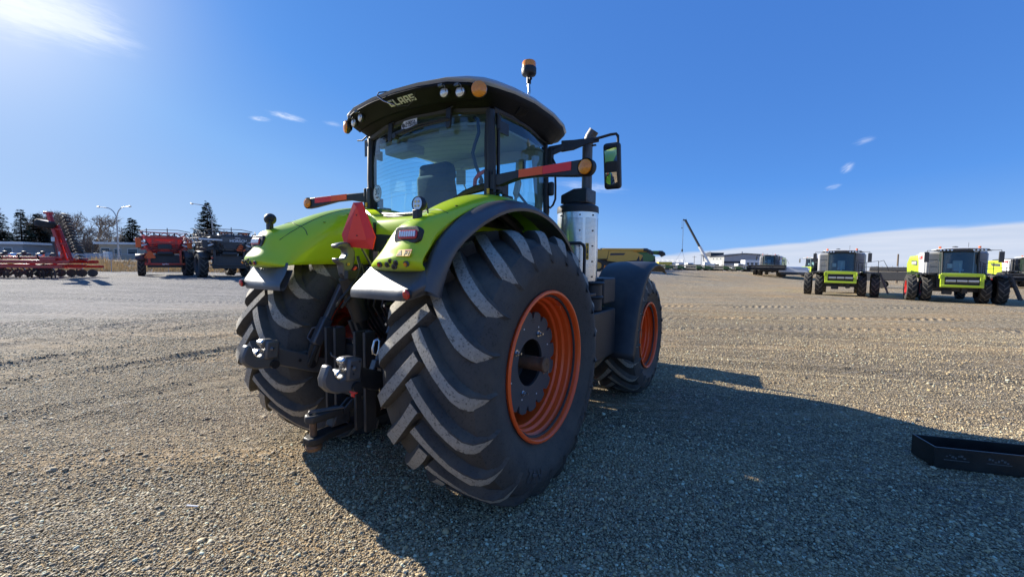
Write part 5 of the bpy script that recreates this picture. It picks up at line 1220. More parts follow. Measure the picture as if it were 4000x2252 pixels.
for u in (Lb*.33, Lb*.62):
    w = part(sh, 'wall_lamp', white2, lambda b: b.lathe([(0, 0), (.32, 0), (.30, .12), (0, .18)], Bp(u, -.1, 2.55 if u < Lb*.5 else 4.75), -bck, 14))
for v in (4, 11, 18):
    part(sh, 'overhead_door', door_white, lambda b: bbox(b, -.12, -.003, v*.5, v*.5+2.6, 0, 4.2)); part(sh, 'wall_window', window_dark, lambda b: bbox(b, -.08, -.003, v*.5+.8, v*.5+1.4, 4.8, 5.3))
part(sh, 'vent_stack', steel2, lambda b: (b.cyl(Bp(Lb*.40, 3, Hb-.1), Bp(Lb*.40, 3, Hb+.8), .25, n=8), b.cyl(Bp(Lb*.80, 3, Hb-.5), Bp(Lb*.80, 3, Hb+.6), .08, n=6)))
part(sh, 'side_door', window_dark, lambda b: bbox(b, 1.4, 2.6, -.07, -.003, 0, 2.1))
sh2 = tag(empty('steel_building'), 'dark flat roofed shed just left of the grey steel building', 'building')
part(sh2, 'wall', clad_white, lambda b: bbox(b, .6, 5.2, 14.5, 24, 0, 6.2), smooth=0); part(sh2, 'parapet', clad_dark, lambda b: bbox(b, .4, 5.4, 14.3, 24.2, 6.2, 7.6), smooth=0); part(sh2, 'door', door_white, lambda b: bbox(b, 1.2, 3.6, 14.4, 14.49, 0, 3.6))
ws = tag(empty('ribbed_store'), 'silver ribbed storage shed with upright fins along its roof edge', 'building')
q0 = at_pix(2520, 150); q1 = at_pix(2668, 152); aw = (q1-q0); Lw = aw.length; aw.normalize(); bw = Vector((-aw.y, aw.x, 0)); zw = gz(q0.x, q0.y)-.2
def Wp(u, v, z): return q0+aw*u+bw*v+Vector((0, 0, zw+z))
def wbox(mb, u0, u1, v0, v1, z0, z1, m=0): mb.add([Wp(u, v, z) for u in (u0, u1) for v in (v0, v1) for z in (z0, z1)], [(0,1,3,2),(4,6,7,5),(0,4,5,1),(2,3,7,6),(0,2,6,4),(1,5,7,3)], m)
part(ws, 'wall', steel2, lambda b: wbox(b, 0, Lw, 0, 9, 0, 3.2), smooth=0); part(ws, 'lower_wall', clad_grey, lambda b: wbox(b, -.02, Lw+.02, -.1, -.01, 0, 1.3), smooth=0)
for k in range(30): part(ws, 'fin', white2, lambda b: wbox(b, Lw*k/30, Lw*k/30+.22, -.15, .2, 2.2, 4.3), smooth=0)
part(ws, 'canopy', white2, lambda b: wbox(b, Lw*.15, Lw*.6, -3, -.2, 1.6, 2.1)); part(ws, 'post', steel2, lambda b: [wbox(b, u, u+.12, -3, -2.88, 0, 1.6) for u in (Lw*.15, Lw*.37, Lw*.59)])
# ---- crane
cr_ = at_pix(2752, 130); zc = gz(cr_.x, cr_.y)
cn = tag(empty('mobile_crane', None, (cr_.x, cr_.y, zc)), 'mobile crane with its long boom raised and a hook hanging from slings', 'crane')
ax = Vector((cr.x, cr.y, 0)).normalized(); ay = dep
def Cp(u, v, z): return ax*u+ay*v+Vector((0, 0, z))
def cbox(b, u0, u1, v0, v1, z0, z1): b.add([Cp(u, v, z) for u in (u0, u1) for v in (v0, v1) for z in (z0, z1)], [(0,1,3,2),(4,6,7,5),(0,4,5,1),(2,3,7,6),(0,2,6,4),(1,5,7,3)])
part(cn, 'carrier', dgrey, lambda b: (cbox(b, -4.5, 5.5, -1.2, 1.2, .8, 1.5), cbox(b, -2.0, -1.6, -2.6, 2.6, .3, .7), cbox(b, 4.0, 4.4, -2.6, 2.6, .3, .7)), bevel=.03)
cb = part(cn, 'driver_cab', white2, lambda b: cbox(b, -6.2, -4.3, -1.2, 1.2, .7, 2.9), bevel=.08); part(cb, 'window', window_dark, lambda b: (cbox(b, -6.22, -4.8, -1.22, -1.19, 1.8, 2.6)))
part(cn, 'slew_cab', white2, lambda b: (cbox(b, -.9, .5, -1.3, -.2, 1.5, 3.2), cbox(b, .3, 3.0, -1.0, 1.0, 1.5, 2.7)), bevel=.06)
part(cn, 'counterweight', dgrey, lambda b: cbox(b, 2.6, 3.8, -1.2, 1.2, 1.5, 2.6), bevel=.05)
for u in (-4.2, -2.8, 1.4, 2.8, 4.6):
    for v in (-1.1, 1.1): part(cn, 'wheel', tyre2, lambda b: b.cyl(Cp(u, v-.2, .55), Cp(u, v+.2, .55), .55, n=16))
p0 = Cp(1.3, 0, 2.3); tipv = Vector(at_pix(2668, 128))-cr_; p1 = Vector((tipv.x, tipv.y, 16.2)); pm = p0.lerp(p1, .42)
part(cn, 'boom_base', white2, lambda b: b.beam(p0, pm, .62, .72)); part(cn, 'boom_extension', dgrey, lambda b: (b.beam(pm-(p1-p0)*.02, p1, .46, .52), b.beam(p1, p1+Vector((-.7, 0, .25)), .2, .3), b.beam(p1+Vector((.3, .2, .2)), p1-Vector((.6, .4, .1)), .25, .25)))
part(cn, 'luffing_ram', steel2, lambda b: b.cyl(Cp(-.2, 0, 1.7), p0.lerp(p1, .3), .15, n=10)); 
hk = p1+Vector((-.6, -.3, -9.4)); part(cn, 'hoist_rope', dgrey, lambda b: (b.tube([p1+Vector((-.6, -.3, 0)), hk], .035, 4), b.tube([p1+Vector((-.35, -.15, 0)), hk+Vector((.1, 0, 0))], .03, 4), b.tube([p1+Vector((-.9, -.4, 0)), p1+Vector((-.9, -.4, -2.1))], .03, 4)))
part(cn, 'hook_block', dgrey, lambda b: (b.ball(hk, .38, 8, 0, (.8, .8, 1.3)), b.ball(p1+Vector((-.9, -.4, -2.4)), .2, 8)))
part(cn, 'sling', steel2, lambda b: (b.tube([hk, hk+ax*-3.4+Vector((0, 0, -6.0))], .05, 4), b.tube([hk, hk+ax*2.0+Vector((0, 0, -6.6))], .05, 4)))
# ---- trucks, a skip, field headers on their trailers
def truck(px, d, label, box=None, flip=1):
    q = at_pix(px, d); t = tag(empty('truck', None, (q.x, q.y, gz(q.x, q.y))), label, 'truck', 'trucks at the far side of the yard')
    B_ = lambda b, u0, u1, v0, v1, z0, z1: cbox(b, flip*u0, flip*u1, v0, v1, z0, z1)
    part(t, 'chassis', dgrey, lambda b: B_(b, -2.6, 5.2, -1, 1, .6, .95)); cb = part(t, 'cab', white2, lambda b: (B_(b, -1.1, .8, -1.15, 1.15, .8, 2.75)), bevel=.12)
    part(t, 'bonnet', white2, lambda b: b.add([Cp(flip*u, v, z) for u, z in ((-3.0, .8), (-3.0, 1.6), (-1.0, 1.95), (-1.0, .8)) for v in (-1.05, 1.05)], [(0,2,3,1),(2,4,5,3),(4,6,7,5),(0,1,7,6),(0,6,4,2),(1,3,5,7)]), bevel=.08)
    part(cb, 'window', window_dark, lambda b: (B_(b, -.8, .4, -1.17, -1.14, 1.75, 2.5)))
    for u in (-2.1, 2.2, 3.5):
        for v in (-.95, .95): part(t, 'wheel', tyre2, lambda b: b.cyl(Cp(flip*u, v-.16, .5), Cp(flip*u, v+.16, .5), .5, n=14))
    if box:
        bx = part(t, 'body', box, lambda b: B_(b, 1.0, 5.6, -1.25, 1.25, .95, 3.9), bevel=.05)
        for k in range(3): part(bx, 'window', window_dark, lambda b: B_(b, 1.5+1.3*k, 2.3+1.3*k, -1.27, -1.24, 2.4, 3.1))
    else: part(t, 'deck', dgrey, lambda b: (B_(b, 1.0, 6.5, -1.2, 1.2, .95, 1.2), B_(b, 2.0, 6.0, -1.0, 1.0, 1.2, 2.4)), bevel=.04)
    return t
truck(2655, 128, 'white bonneted truck with a dark load, left of the crane'); truck(2885, 128, 'white truck with a tall white body and three windows, before the grey building', white2)
q = at_pix(2592, 126); sk = tag(empty('skip', None, (q.x, q.y, gz(q.x, q.y))), 'yellow steel skip on the green machinery at the edge of the yard', 'skip'); part(sk, 'bin', mat('skip_yellow', (.62,.45,.03), .5, dust=.2), lambda b: b.add([Cp(u, v, z) for u, z in ((-1.9, 1.2), (-2.1, 3.2), (2.1, 3.2), (1.9, 1.2)) for v in (-1, 1)], [(0,2,3,1),(2,4,5,3),(4,6,7,5),(0,1,7,6),(0,6,4,2),(1,3,5,7)]), bevel=.05); part(sk, 'stand', dgrey, lambda b: cbox(b, -1.8, 1.8, -.9, .9, 0, 1.2))
def field_header(px, d, label, body, rz):
    q = at_pix(px, d); t = tag(empty('field_header', None, (q.x, q.y, gz(q.x, q.y)), rz), label, 'header', 'field headers parked on trailers')
    part(t, 'trailer', dgrey, lambda b: (b.box((0, 0, .55), (.2, 9, .2)), b.box((0, -5.2, .55), (.1, 2.0, .1)), b.box((0, 3.2, .5), (1.7, .12, .12))))
    for x in (-.85, .85):
        for y in (3.0, 3.7): part(t, 'wheel', tyre2, lambda b: b.cyl((x-.1, y, .36), (x+.1, y, .36), .36, n=12))
    part(t, 'back_frame', dgrey, lambda b: (b.beam((-.8, -4.5, 1.45), (-.8, 4.5, 1.45), .16, .16), b.beam((-.8, -4.5, .8), (-.8, 4.5, .8), .14, .3), [b.beam((-.8, -4.2+1.2*k, .8), (-.8, -4.2+1.2*k, 1.45), .1, .1) for k in range(8)])); part(t, 'table', dgrey, lambda b: b.prism([(-.9, -4.5, .72), (.9, -4.5, .62), (.95, -4.5, .72), (-.9, -4.5, .82)], (0, 9, 0)))
    for y in (-4.5, 4.5): part(t, 'end_panel', body if y > 0 else mgreen, lambda b: b.prism([(-.9, y, .7), (-.85, y, 1.5), (.1, y, 1.35), (1.1, y, .8), (.9, y, .6)], (0, .06, 0)))
    rl = part(t, 'reel', dgrey, lambda b: b.cyl((.15, -4.3, 1.25), (.15, 4.3, 1.25), .09, n=8))
    for k in range(6): a = k*math.pi/3; part(rl, 'reel_bar', dgrey, lambda b: (b.tube([(.15+.5*math.cos(a), -4.3, 1.25+.5*math.sin(a)), (.15+.5*math.cos(a), 4.3, 1.25+.5*math.sin(a))], .03, 4), [b.beam((.15, y, 1.25), (.15+.5*math.cos(a), y, 1.25+.5*math.sin(a)), .04, .05) for y in (-4.2, 0, 4.2)]))
    return t
hl_ = ['first green header from the left, beside the yellow skip', 'second green header from the left end of the header row', 'third header from the left, below the white truck', 'fourth header from the left, below the crane boom', 'fifth header from the left, in front of the pale end wall', 'sixth header from the left, before the white boxed truck', 'last header of the row, beside the grey combine with black header']
for k in range(7): field_header(2590+52*k, 103-1.2*k, hl_[k], deep_green if k != 2 else dgrey, R(33+rnd.uniform(-14, 14)))
# grain carts and folded headers behind the combines
q = at_pix(2268+830, 72); 
gc = tag(empty('grain_tank_trailer', None, P3(q.x, q.y), hA), 'low white tank trailer on black tyres between two combines', 'trailer'); part(gc, 'tank', white2, lambda b: b.prism([(-2.2, -1, 1.0), (-1.9, -1, 2.0), (1.9, -1, 2.0), (2.2, -1, 1.0)], (0, 3, 0)), bevel=.15); part(gc, 'chassis', dgrey, lambda b: b.box((0, .5, .8), (3.6, 3, .35)))
for x in (-1.9, 1.9): machine_wheel(gc, x, .4, .75, .5, dgrey)
q = at_pix(3470, 47); sd_ = tag(empty('folded_header', None, P3(q.x, q.y), hA+R(80)), 'black folded crop header with silver guard hoops behind the two big combines', 'header')
part(sd_, 'trough', dgrey, lambda b: (b.box((0, 0, 1.4), (1.3, 4.2, 1.0)), b.box((.2, 0, 2.2), (.9, 3.4, .5))), bevel=.08); part(sd_, 'axle', dgrey, lambda b: (b.box((0, -.5, .7), (1.6, .2, .6)), b.beam((0, -2.1, .9), (0, -3.6, .5), .12, .12)))
for k in range(3): part(sd_, 'guard_hoop', bright, lambda b: b.tube([(-.7, -2.0-.15*k, 1.0), (-.75, -2.3-.15*k, 1.1), (-.75, -2.4-.15*k, 1.7), (-.7, -2.2-.15*k, 1.9)], .05, 6))
for x in (-.8, .8): part(sd_, 'wheel', tyre2, lambda b: b.cyl((x-.12, -.5, .42), (x+.12, -.5, .42), .42, n=14))
part(sd_, 'jockey_wheel', tyre2, lambda b: b.cyl((-.08, -3.5, .3), (.08, -3.5, .3), .3, n=12))
for k in range(8): part(sd_, 'tooth', white2, lambda b: b.box((.2, -1.6+.45*k, 2.5), (.5, .12, .12)))
# ---- poles and mast against the sky
wood = mat('weathered_pole_wood', (.16,.12,.085), .9, var=.2)
def pole(px, d, h, label, arm=True):
    q = at_pix(px, d); t = tag(empty('utility_pole', None, (q.x, q.y, gz(q.x, q.y))), label, 'utility pole', 'utility poles along the horizon')
    part(t, 'post', wood, lambda b: b.cyl((0, 0, -.3), (0, 0, h), .14, .10, 8))
    if arm: part(t, 'crossarm', wood, lambda b: b.beam(ax*-1.1+Vector((0, 0, h-.6)), ax*1.1+Vector((0, 0, h-.6)), .1, .12))
pole(3500, 62, 4.4, 'plain post standing alone between the two big combines', False); pole(2768, 175, 8, 'utility pole close to the left corner of the grey building'); pole(2708, 210, 7, 'utility pole with a crossarm left of the crane cab'); pole(2735, 240, 9, 'utility pole with a crossarm right behind the crane boom'); pole(3200, 190, 6, 'utility pole in the gap behind the grey combine'); pole(3575, 200, 5, 'utility pole right of the black folded header')
q = at_pix(3716, 190); tw = tag(empty('telecom_mast', None, (q.x, q.y, 0)), 'white telecom mast with antennas rising behind the largest combine', 'mast')
part(tw, 'mast', white2, lambda b: b.cyl((0, 0, 0), (0, 0, 10.5), .6, .35, 10)); part(tw, 'antenna', steel2, lambda b: [b.box(ax*u+Vector((0, 0, z)), (.4, .4, 1.4)) for u, z in ((-1.3, 10), (1.6, 10.2), (.5, 10.3))]); part(tw, 'whip', steel2, lambda b: b.cyl(ax*2.3, ax*2.3+Vector((0, 0, 11)), .06, n=5)); part(tw, 'bracket', steel2, lambda b: b.beam(ax*-1.4+Vector((0, 0, 10)), ax*2.4+Vector((0, 0, 10)), .1, .1))
# ------------------------------------------------------------------ left side: harrow, sprayers
def truss(b, p0, p1, h, n, r=.03, up=(0,0,1)):
    """lattice boom between two points: four chords and zig-zag lacing"""
    p0, p1 = Vector(p0), Vector(p1); u = Vector(up)*h; y = (p1-p0).normalized(); s = y.cross(Vector(up)).normalized()*h*.4
    for k in (0, 1):
        b.tube([p0+u*k, p1+u*k], r, 5)
    for i in range(n):
        a = p0.lerp(p1, i/n); c = p0.lerp(p1, (i+1)/n)
        b.tube([a, c+u] if i % 2 else [a+u, c], r*.7, 4)
hub = P3(-41.0, 9.6)
def sprayer(loc, rz, label, main, tank, big=False, name_txt=None):
    t = tag(empty('field_sprayer', None, loc, rz), label, 'sprayer', 'self propelled sprayers by the fence')
    tr = 1.55; Rt = 1.0 if big else .86; W = .62 if big else .46
    for s in (-1, 1):
        for y in (0, -4.2): machine_wheel(t, s*tr, y, Rt, W, dgrey if big else lgrey)
        for y in (0, -4.2): part(t, 'fender', dgrey, lambda b: b.grid([[(s*(tr+dx), y+(Rt+.1)*math.cos(a), Rt+(Rt+.1)*math.sin(a)) for dx in (-.32, .32)] for a in np.linspace(.5, 2.6, 8)]), solid=.03)
        part(t, 'leg', main, lambda b: (b.beam((s*(tr-.35), 0, Rt), (s*(tr-.35), 0, 1.9), .22, .22), b.beam((s*(tr-.35), -4.2, Rt), (s*(tr-.35), -4.2, 1.9), .22, .22)))
    part(t, 'chassis', dgrey, lambda b: (b.box((0, -2.0, 1.65), (1.2, 6.6, .5)), b.box((0, 1.3, 1.2), (2.3, .12, 1.0)), b.box((0, .6, 1.55), (2.2, 1.0, .35))), bevel=.03)
    part(t, 'rear_frame', main, lambda b: (b.box((0, 1.42, 1.0), (2.6, .14, .16)), b.box((-1.0, 1.42, 1.6), (.16, .14, 1.3)), b.box((1.0, 1.42, 1.6), (.16, .14, 1.3)), b.box((0, 1.42, 2.25), (3.0, .14, .18)), b.box((0, 1.40, 2.75), (1.6, .3, .14)), b.box((-.75, 1.42, 2.6), (.14, .14, .9)), b.box((.75, 1.42, 2.6), (.14, .14, .9)), b.beam((-.7, 1.42, 2.3), (.7, 1.42, 3.0), .10, .10), b.beam((.7, 1.42, 2.3), (-.7, 1.42, 3.0), .10, .10), b.box((0, 1.42, 3.15), (2.4, .14, .16))), bevel=.015)
    part(t, 'tank', tank, lambda b: b.prism([(-1.1, -1.9, 1.9), (-1.3, -1.9, 2.6), (-1.1, -1.9, 3.25), (1.1, -1.9, 3.25), (1.3, -1.9, 2.6), (1.1, -1.9, 1.9)], (0, 2.6, 0)), bevel=.12)
    part(t, 'pump', dgrey, lambda b: (b.box((0, 1.46, 2.45), (.9, .3, .4)), b.cyl((-.5, 1.5, 1.9), (.5, 1.5, 1.9), .14, n=10)), bevel=.03)
    part(t, 'engine_hood', main, lambda b: b.prism([(-.9, -3.0, 1.9), (-.9, -3.0, 2.9), (.9, -3.0, 2.9), (.9, -3.0, 1.9)], (0, 1.0, 0)), bevel=.08)
    cb = part(t, 'cab', far_glass, lambda b: b.prism([(-.85, -5.0, 1.9), (-.8, -5.0, 3.4), (.8, -5.0, 3.4), (.85, -5.0, 1.9)], (0, 1.7, 0)), bevel=.05); part(cb, 'cab_roof', dgrey, lambda b: b.box((0, -4.1, 3.5), (1.9, 2.0, .18)), bevel=.05)
    # folded spray boom: lattice wings laid along both flanks and stacked behind
    for s in (-1, 1):
        for k, (dx, z) in enumerate(((1.35, 2.35), (1.62, 2.75), (1.40, 3.1))):
            part(t, 'boom_section', main if k != 1 else steel2, lambda b: truss(b, (s*dx, 1.5-.3*k, z), (s*(dx-.15), -6.5, z+.15), .38, 12, .035))
        part(t, 'boom_joint', dgrey, lambda b: [b.box((s*1.5, 1.4-.5*k, 2.4+.35*k), (.3, .3, .22), (.2*k, .1, 0)) for k in range(3)], bevel=.02)
        part(t, 'boom_ram', white2, lambda b: b.cyl((s*1.75, 1.5, 2.35), (s*1.05, 1.5, 2.62), .07, n=10))
        part(t, 'boom_ram', white2, lambda b: b.cyl((s*1.9, 1.5, 2.95), (s*1.2, 1.45, 2.75), .06, n=10))
        part(t, 'marker_panel', lamp_orange if not big else dgrey, lambda b: b.box((s*1.62, 1.56, 2.72), (.34, .06, .78)), bevel=.03)
        part(t, 'tail_lamp', red_lens, lambda b: b.cyl((s*1.2, 1.5, 1.55), (s*1.2, 1.54, 1.55), .07, n=10))
        part(t, 'hose_loop', hose, lambda b: [b.tube([(s*.3, 1.5, 2.2+.1*k), (s*(.7+.1*k), 1.75, 2.0+.2*k), (s*1.2, 1.5, 2.5+.15*k)], .03, 5) for k in range(4)])
        for k in range(5): part(t, 'spray_nozzle', dgrey, lambda b: b.cyl((s*(.3+.35*k), 1.5, 3.35), (s*(.3+.35*k), 1.5, 3.5+.1*(k % 2)), .05, n=6))
    part(t, 'centre_boom', main, lambda b: truss(b, (-1.5, 1.5, 3.25), (1.5, 1.5, 3.25), .35, 8, .035))
    part(t, 'top_rail', dgrey, lambda b: (b.tube([(-1.7, 1.3, 3.7), (-.9, 1.3, 3.85), (1.0, 1.3, 3.8), (1.6, 1.3, 3.65)], .03, 5), b.tube([(-1.2, 1.0, 3.5), (1.2, 1.0, 3.6)], .025, 5), b.tube([(-.2, 1.3, 3.3), (-.2, 1.3, 4.0)], .03, 5), b.tube([(1.1, 1.3, 3.2), (1.1, 1.3, 3.9)], .03, 5)))
    part(t, 'access_ladder', dgrey, lambda b: (b.beam((-1.95, -.3, 1.8), (-2.2, -.1, .35), .05, .05), b.beam((-1.95, -.8, 1.8), (-2.2, -.6, .35), .05, .05), [b.box((-2.0-.045*k, -.5, 1.5-.28*k), (.05, .5, .03)) for k in range(5)]))
    sg = part(t, 'slow_vehicle_sign', lamp_orange, lambda b: b.prism([(.95+dx, 1.52, 1.72+dz) for dx, dz in ((-.06, .34), (.06, .34), (.36, -.16), (.30, -.26), (-.30, -.26), (-.36, -.16))], (0, .02, 0)) if not big else b.prism([(-.75+dx, 1.56, 2.35+dz) for dx, dz in ((-.06, .30), (.06, .30), (.33, -.14), (.27, -.24), (-.27, -.24), (-.33, -.14))], (0, .02, 0)), smooth=0)
    if big:
        hd_ = part(t, 'rear_hood', mat('hood_slate', (.05,.06,.075), .4, var=.08, coat=.3, dust=.3), lambda b: b.prism([(-1.75, .9, 2.0), (-1.75, 1.5, 2.1), (-1.65, 1.5, 3.3), (-1.6, .9, 3.5)], (2.3, 0, 0)), bevel=.1)
        text_obj('logo', name_txt, .30, sticker_white, hd_, plane_matrix((-.6, 1.54, 2.9), (-1, 0, 0), (0, 0, 1)), .004, .008)
        part(hd_, 'logo', sticker_white, lambda b: b.prism([(-.4, 1.535, 3.12), (-.8, 1.535, 3.12), (-.7, 1.535, 3.18), (-.35, 1.535, 3.18)], (0, .012, 0)))
        for s in (-1, 1): part(t, 'beacon_bar', lamp_orange, lambda b: b.box((-.6+s*.6, .9, 3.56), (.8, .2, .12)), bevel=.03)
        part(t, 'boom_cover', white2, lambda b: b.beam((.5, 1.5, 2.95), (2.0, 1.6, 2.98), .12, .12)); part(t, 'exhaust_pipe', rust, lambda b: b.cyl((1.0, 1.2, 1.9), (1.0, 1.2, 2.4), .16, n=12))
        for s in (-1, 1): part(t, 'boom_pack', dgrey, lambda b: [truss(b, (s*(1.0+.28*k), 1.55, 2.55+.22*k), (s*(1.5+.2*k), .6, 2.7+.25*k), .3, 5, .04) for k in range(4)])
    else:
        text_obj('logo', 'agrifac', .17, sticker_white, t, plane_matrix((0, 1.495, 1.0), (-1, 0, 0), (0, 0, 1)), .003, .004)
    return t
hS = face(-41.0, 9.6)
sprayer(P3(-41.3, 10.2), hS, 'red field sprayer seen from behind, orange marker panels on both sides', red2, red2)
sprayer(P3(at_pix(880, 33.5).x, at_pix(880, 33.5).y), hS+R(9), 'black field sprayer with large tyres and a white boom rail, beside the red one', dgrey, dgrey, True, 'HORSCH')
# ---- disc harrow
dh = tag(empty('disc_harrow', None, P3(-39.25, 4.45), R(33)), 'red disc harrow with one wing folded upright and discs in rows', 'disc harrow')
part(dh, 'main_frame', red2, lambda b: (b.box((-4.0, -.9, 1.15), (9.4, .22, .22)), b.box((-4.0, .9, 1.15), (9.4, .22, .22)), b.box((-4.0, -.9, 1.42), (8.4, .16, .16)), [b.box((-8.2+1.55*k, 0, 1.15), (.16, 1.9, .2)) for k in range(6)], b.box((-4.2, .2, .9), (9.6, .14, .14)), b.box((-.7, 0, 1.3), (1.1, 2.2, .2))), bevel=.02)
part(dh, 'toolbar', red2, lambda b: (b.box((-4.3, -1.35, .80), (9.9, .16, .18)), b.box((-4.3, 1.35, .80), (9.9, .16, .18))), bevel=.01)
for k in range(24): 
    x = -9.1+.405*k; g_ = part(dh, 'disc', dgrey, lambda b: b.lathe([(.29, 0), (.2, .02), (0, .03)], (x, -1.35-.12*(k % 2), .30), (1, .75, 0), 12))
for k in range(24):
    x = -9.1+.405*k; part(dh, 'disc_arm', dgrey, lambda b: b.tube([(x, -1.30, .78), (x, -1.15, .5), (x, -1.35, .32)], .035, 5))
for k in range(12):
    x = -9.0+.8*k; part(dh, 'disc', dgrey, lambda b: b.lathe([(.29, 0), (.2, .02), (0, .03)], (x, 1.4, .30), (1, -.75, 0), 12))
for x in (-6.2, -5.4, -2.0):
    part(dh, 'wheel', tyre2, lambda b: b.cyl((x-.15, -.3, .50), (x+.15, -.3, .50), .48, n=16))
for x0, x1 in ((-7.8, -6.6), (-4.9, -5.9)): part(dh, 'fold_ram', white2, lambda b: b.cyl((x0, -1.5, 1.15), (x1, -1.5, .65), .10, n=10))
for k in range(9): part(dh, 'fitting', bright if k % 2 else dgrey, lambda b: b.box((-8.4+.95*k, -.6, 1.58), (.36, .3, .22), (.1*k, .2, .3)), bevel=.04)
for k in range(6): part(dh, 'spring_arm', dgrey, lambda b: (b.tube([(-8.0+1.3*k, -.9, 1.3), (-7.8+1.3*k, -1.2, 1.65), (-7.5+1.3*k, -1.1, 1.7)], .05, 6), b.ball((-7.6+1.3*k, -1.0, 1.75), .14, 8)))
part(dh, 'walking_gear', dgrey, lambda b: (b.box((-5.8, -.9, .75), (.9, .7, .5)), b.cyl((-6.3, -1.0, .35), (-5.3, -1.0, .35), .3, n=12)), bevel=.05)
wg = part(dh, 'folded_wing', red2, lambda b: (b.beam((.10, -.7, 1.2), (-.85, -.7, 4.5), .22, .22), b.beam((.40, -.55, 1.2), (-.45, -.55, 3.7), .17, .17), b.beam((-.2, -.7, 2.4), (.1, -.55, 2.4), .14, .14), b.beam((-.5, -.7, 3.4), (-.2, -.55, 3.4), .14, .14), b.box((-.88, -.7, 4.52), (.42, .3, .16))), bevel=.02)
part(dh, 'wing_ram', dgrey, lambda b: (b.cyl((-.40, -.75, 1.4), (-.58, -.75, 2.6), .09, n=10), b.cyl((-.58, -.75, 2.6), (-.62, -.75, 3.0), .05, n=8)))
part(dh, 'wing_plate', white2, lambda b: (b.box((-.48, -.87, 2.7), (.24, .02, .3)), b.box((-.1, -.87, 1.75), (.14, .02, .2))))
for k in range(15):
    t_ = k/14; o = Vector((1.0-.95*t_, -.55, 1.3+3.1*t_)); part(dh, 'disc', dgrey, lambda b: b.lathe([(.32, 0), (.2, .05), (0, .08)], o+Vector((.18, 0, 0)), (.25, .25, .97), 12)); 
    part(dh, 'disc_arm', dgrey, lambda b: b.tube([o+Vector((-.45, .15, 0)), o+Vector((-.1, 0, .06)), o+Vector((.18, 0, 0))], .04, 5))
part(dh, 'wing_wheel', tyre2, lambda b: b.lathe([(.25, -.22), (.42, -.24), (.50, -.14), (.50, .14), (.42, .24), (.25, .22)], (-.80, -1.0, 3.75), (.25, 0, 1), 22)); part(dh, 'wing_wheel_hub', white2, lambda b: b.lathe([(.0, .2), (.26, .22), (.26, -.2), (0, -.2)], (-.80, -1.0, 3.75), (.25, 0, 1), 14))
part(dh, 'drawbar', red2, lambda b: (b.beam((-4.6, 1.0, .95), (-4.4, 4.5, .6), .18, .22), b.beam((-2.6, 1.0, .95), (-4.3, 4.4, .6), .18, .22)))

# ---- fence, road, dry grass
fm_ = new_mat('chain_link'); m_, g_, p_ = fm_
tc_ = g_.n('ShaderNodeTexCoord'); sp_ = g_.n('ShaderNodeSeparateXYZ'); g_.l(tc_.outputs['Object'], sp_.inputs[0])
def _wire(s): return g_.m('LESS_THAN', g_.m('FRACT', g_.m('MULTIPLY', g_.m('ADD', sp_.outputs[0], g_.m('MULTIPLY', sp_.outputs[2], s)), 9)), .055)
al = g_.m('MAXIMUM', _wire(1), _wire(-1)); g_.l(al, p_.inputs['Alpha']); p_.inputs['Base Color'].default_value = (.36,.37,.38,1); p_.inputs['Metallic'].default_value = .5; p_.inputs['Roughness'].default_value = .5
fo = at_pix(-700, 43.5); fe = at_pix(1900, 45.5); fd = (fe-fo); FL = fd.length; fd.normalize()
fn = tag(empty('chain_link_fence', None, (fo.x, fo.y, 0), math.atan2(fd.y, fd.x)), 'chain link fence with round steel posts along the grass strip', 'fence')
def fz(u): q_ = fo+fd*u; return gz(q_.x, q_.y)
nf = int(FL/3.05); H_ = 1.95
zf = [fz(3.05*k) for k in range(nf+1)]
q = MB(); q.grid([[(3.05*k, 0, zf[k]+h) for k in range(nf+1)] for h in (.05, H_)]); q.build('mesh', m_, fn, smooth=0)
part(fn, 'top_rail', steel2, lambda b: b.tube([(3.05*k, 0, zf[k]+H_) for k in range(nf+1)], .030, 6))
pm_ = MB().cyl((0, 0, -.2), (0, 0, H_+.06), .036, n=8).mesh('post', steel2)
for k in range(0, nf+1): link('post', pm_, fn, loc=(3.05*k, .03, zf[k]))
asph = mat('road_concrete', (.62,.61,.58), .85, var=.06)
def strip(name, m_, d0, d1, px0, px1, dz, n=40, label=None):
    rows = []
    for d in np.linspace(d0, d1, 4):
        row = []
        for px in np.linspace(px0, px1, n): q_ = at_pix(px, d); row.append((q_.x, q_.y, gz(q_.x, q_.y)+dz))
        rows.append(row)
    o = MB().grid(rows).build(name, m_, None, smooth=60); tag(o, label, kind='structure'); return o
strip('road', asph, 57.5, 66, -900, 1500, .03, label='pale road along the top of the bank')
part(dh, 'hitch_jack', dgrey, lambda b: b.cyl((-4.4, 4.2, 0), (-4.4, 4.2, .8), .05, n=8))
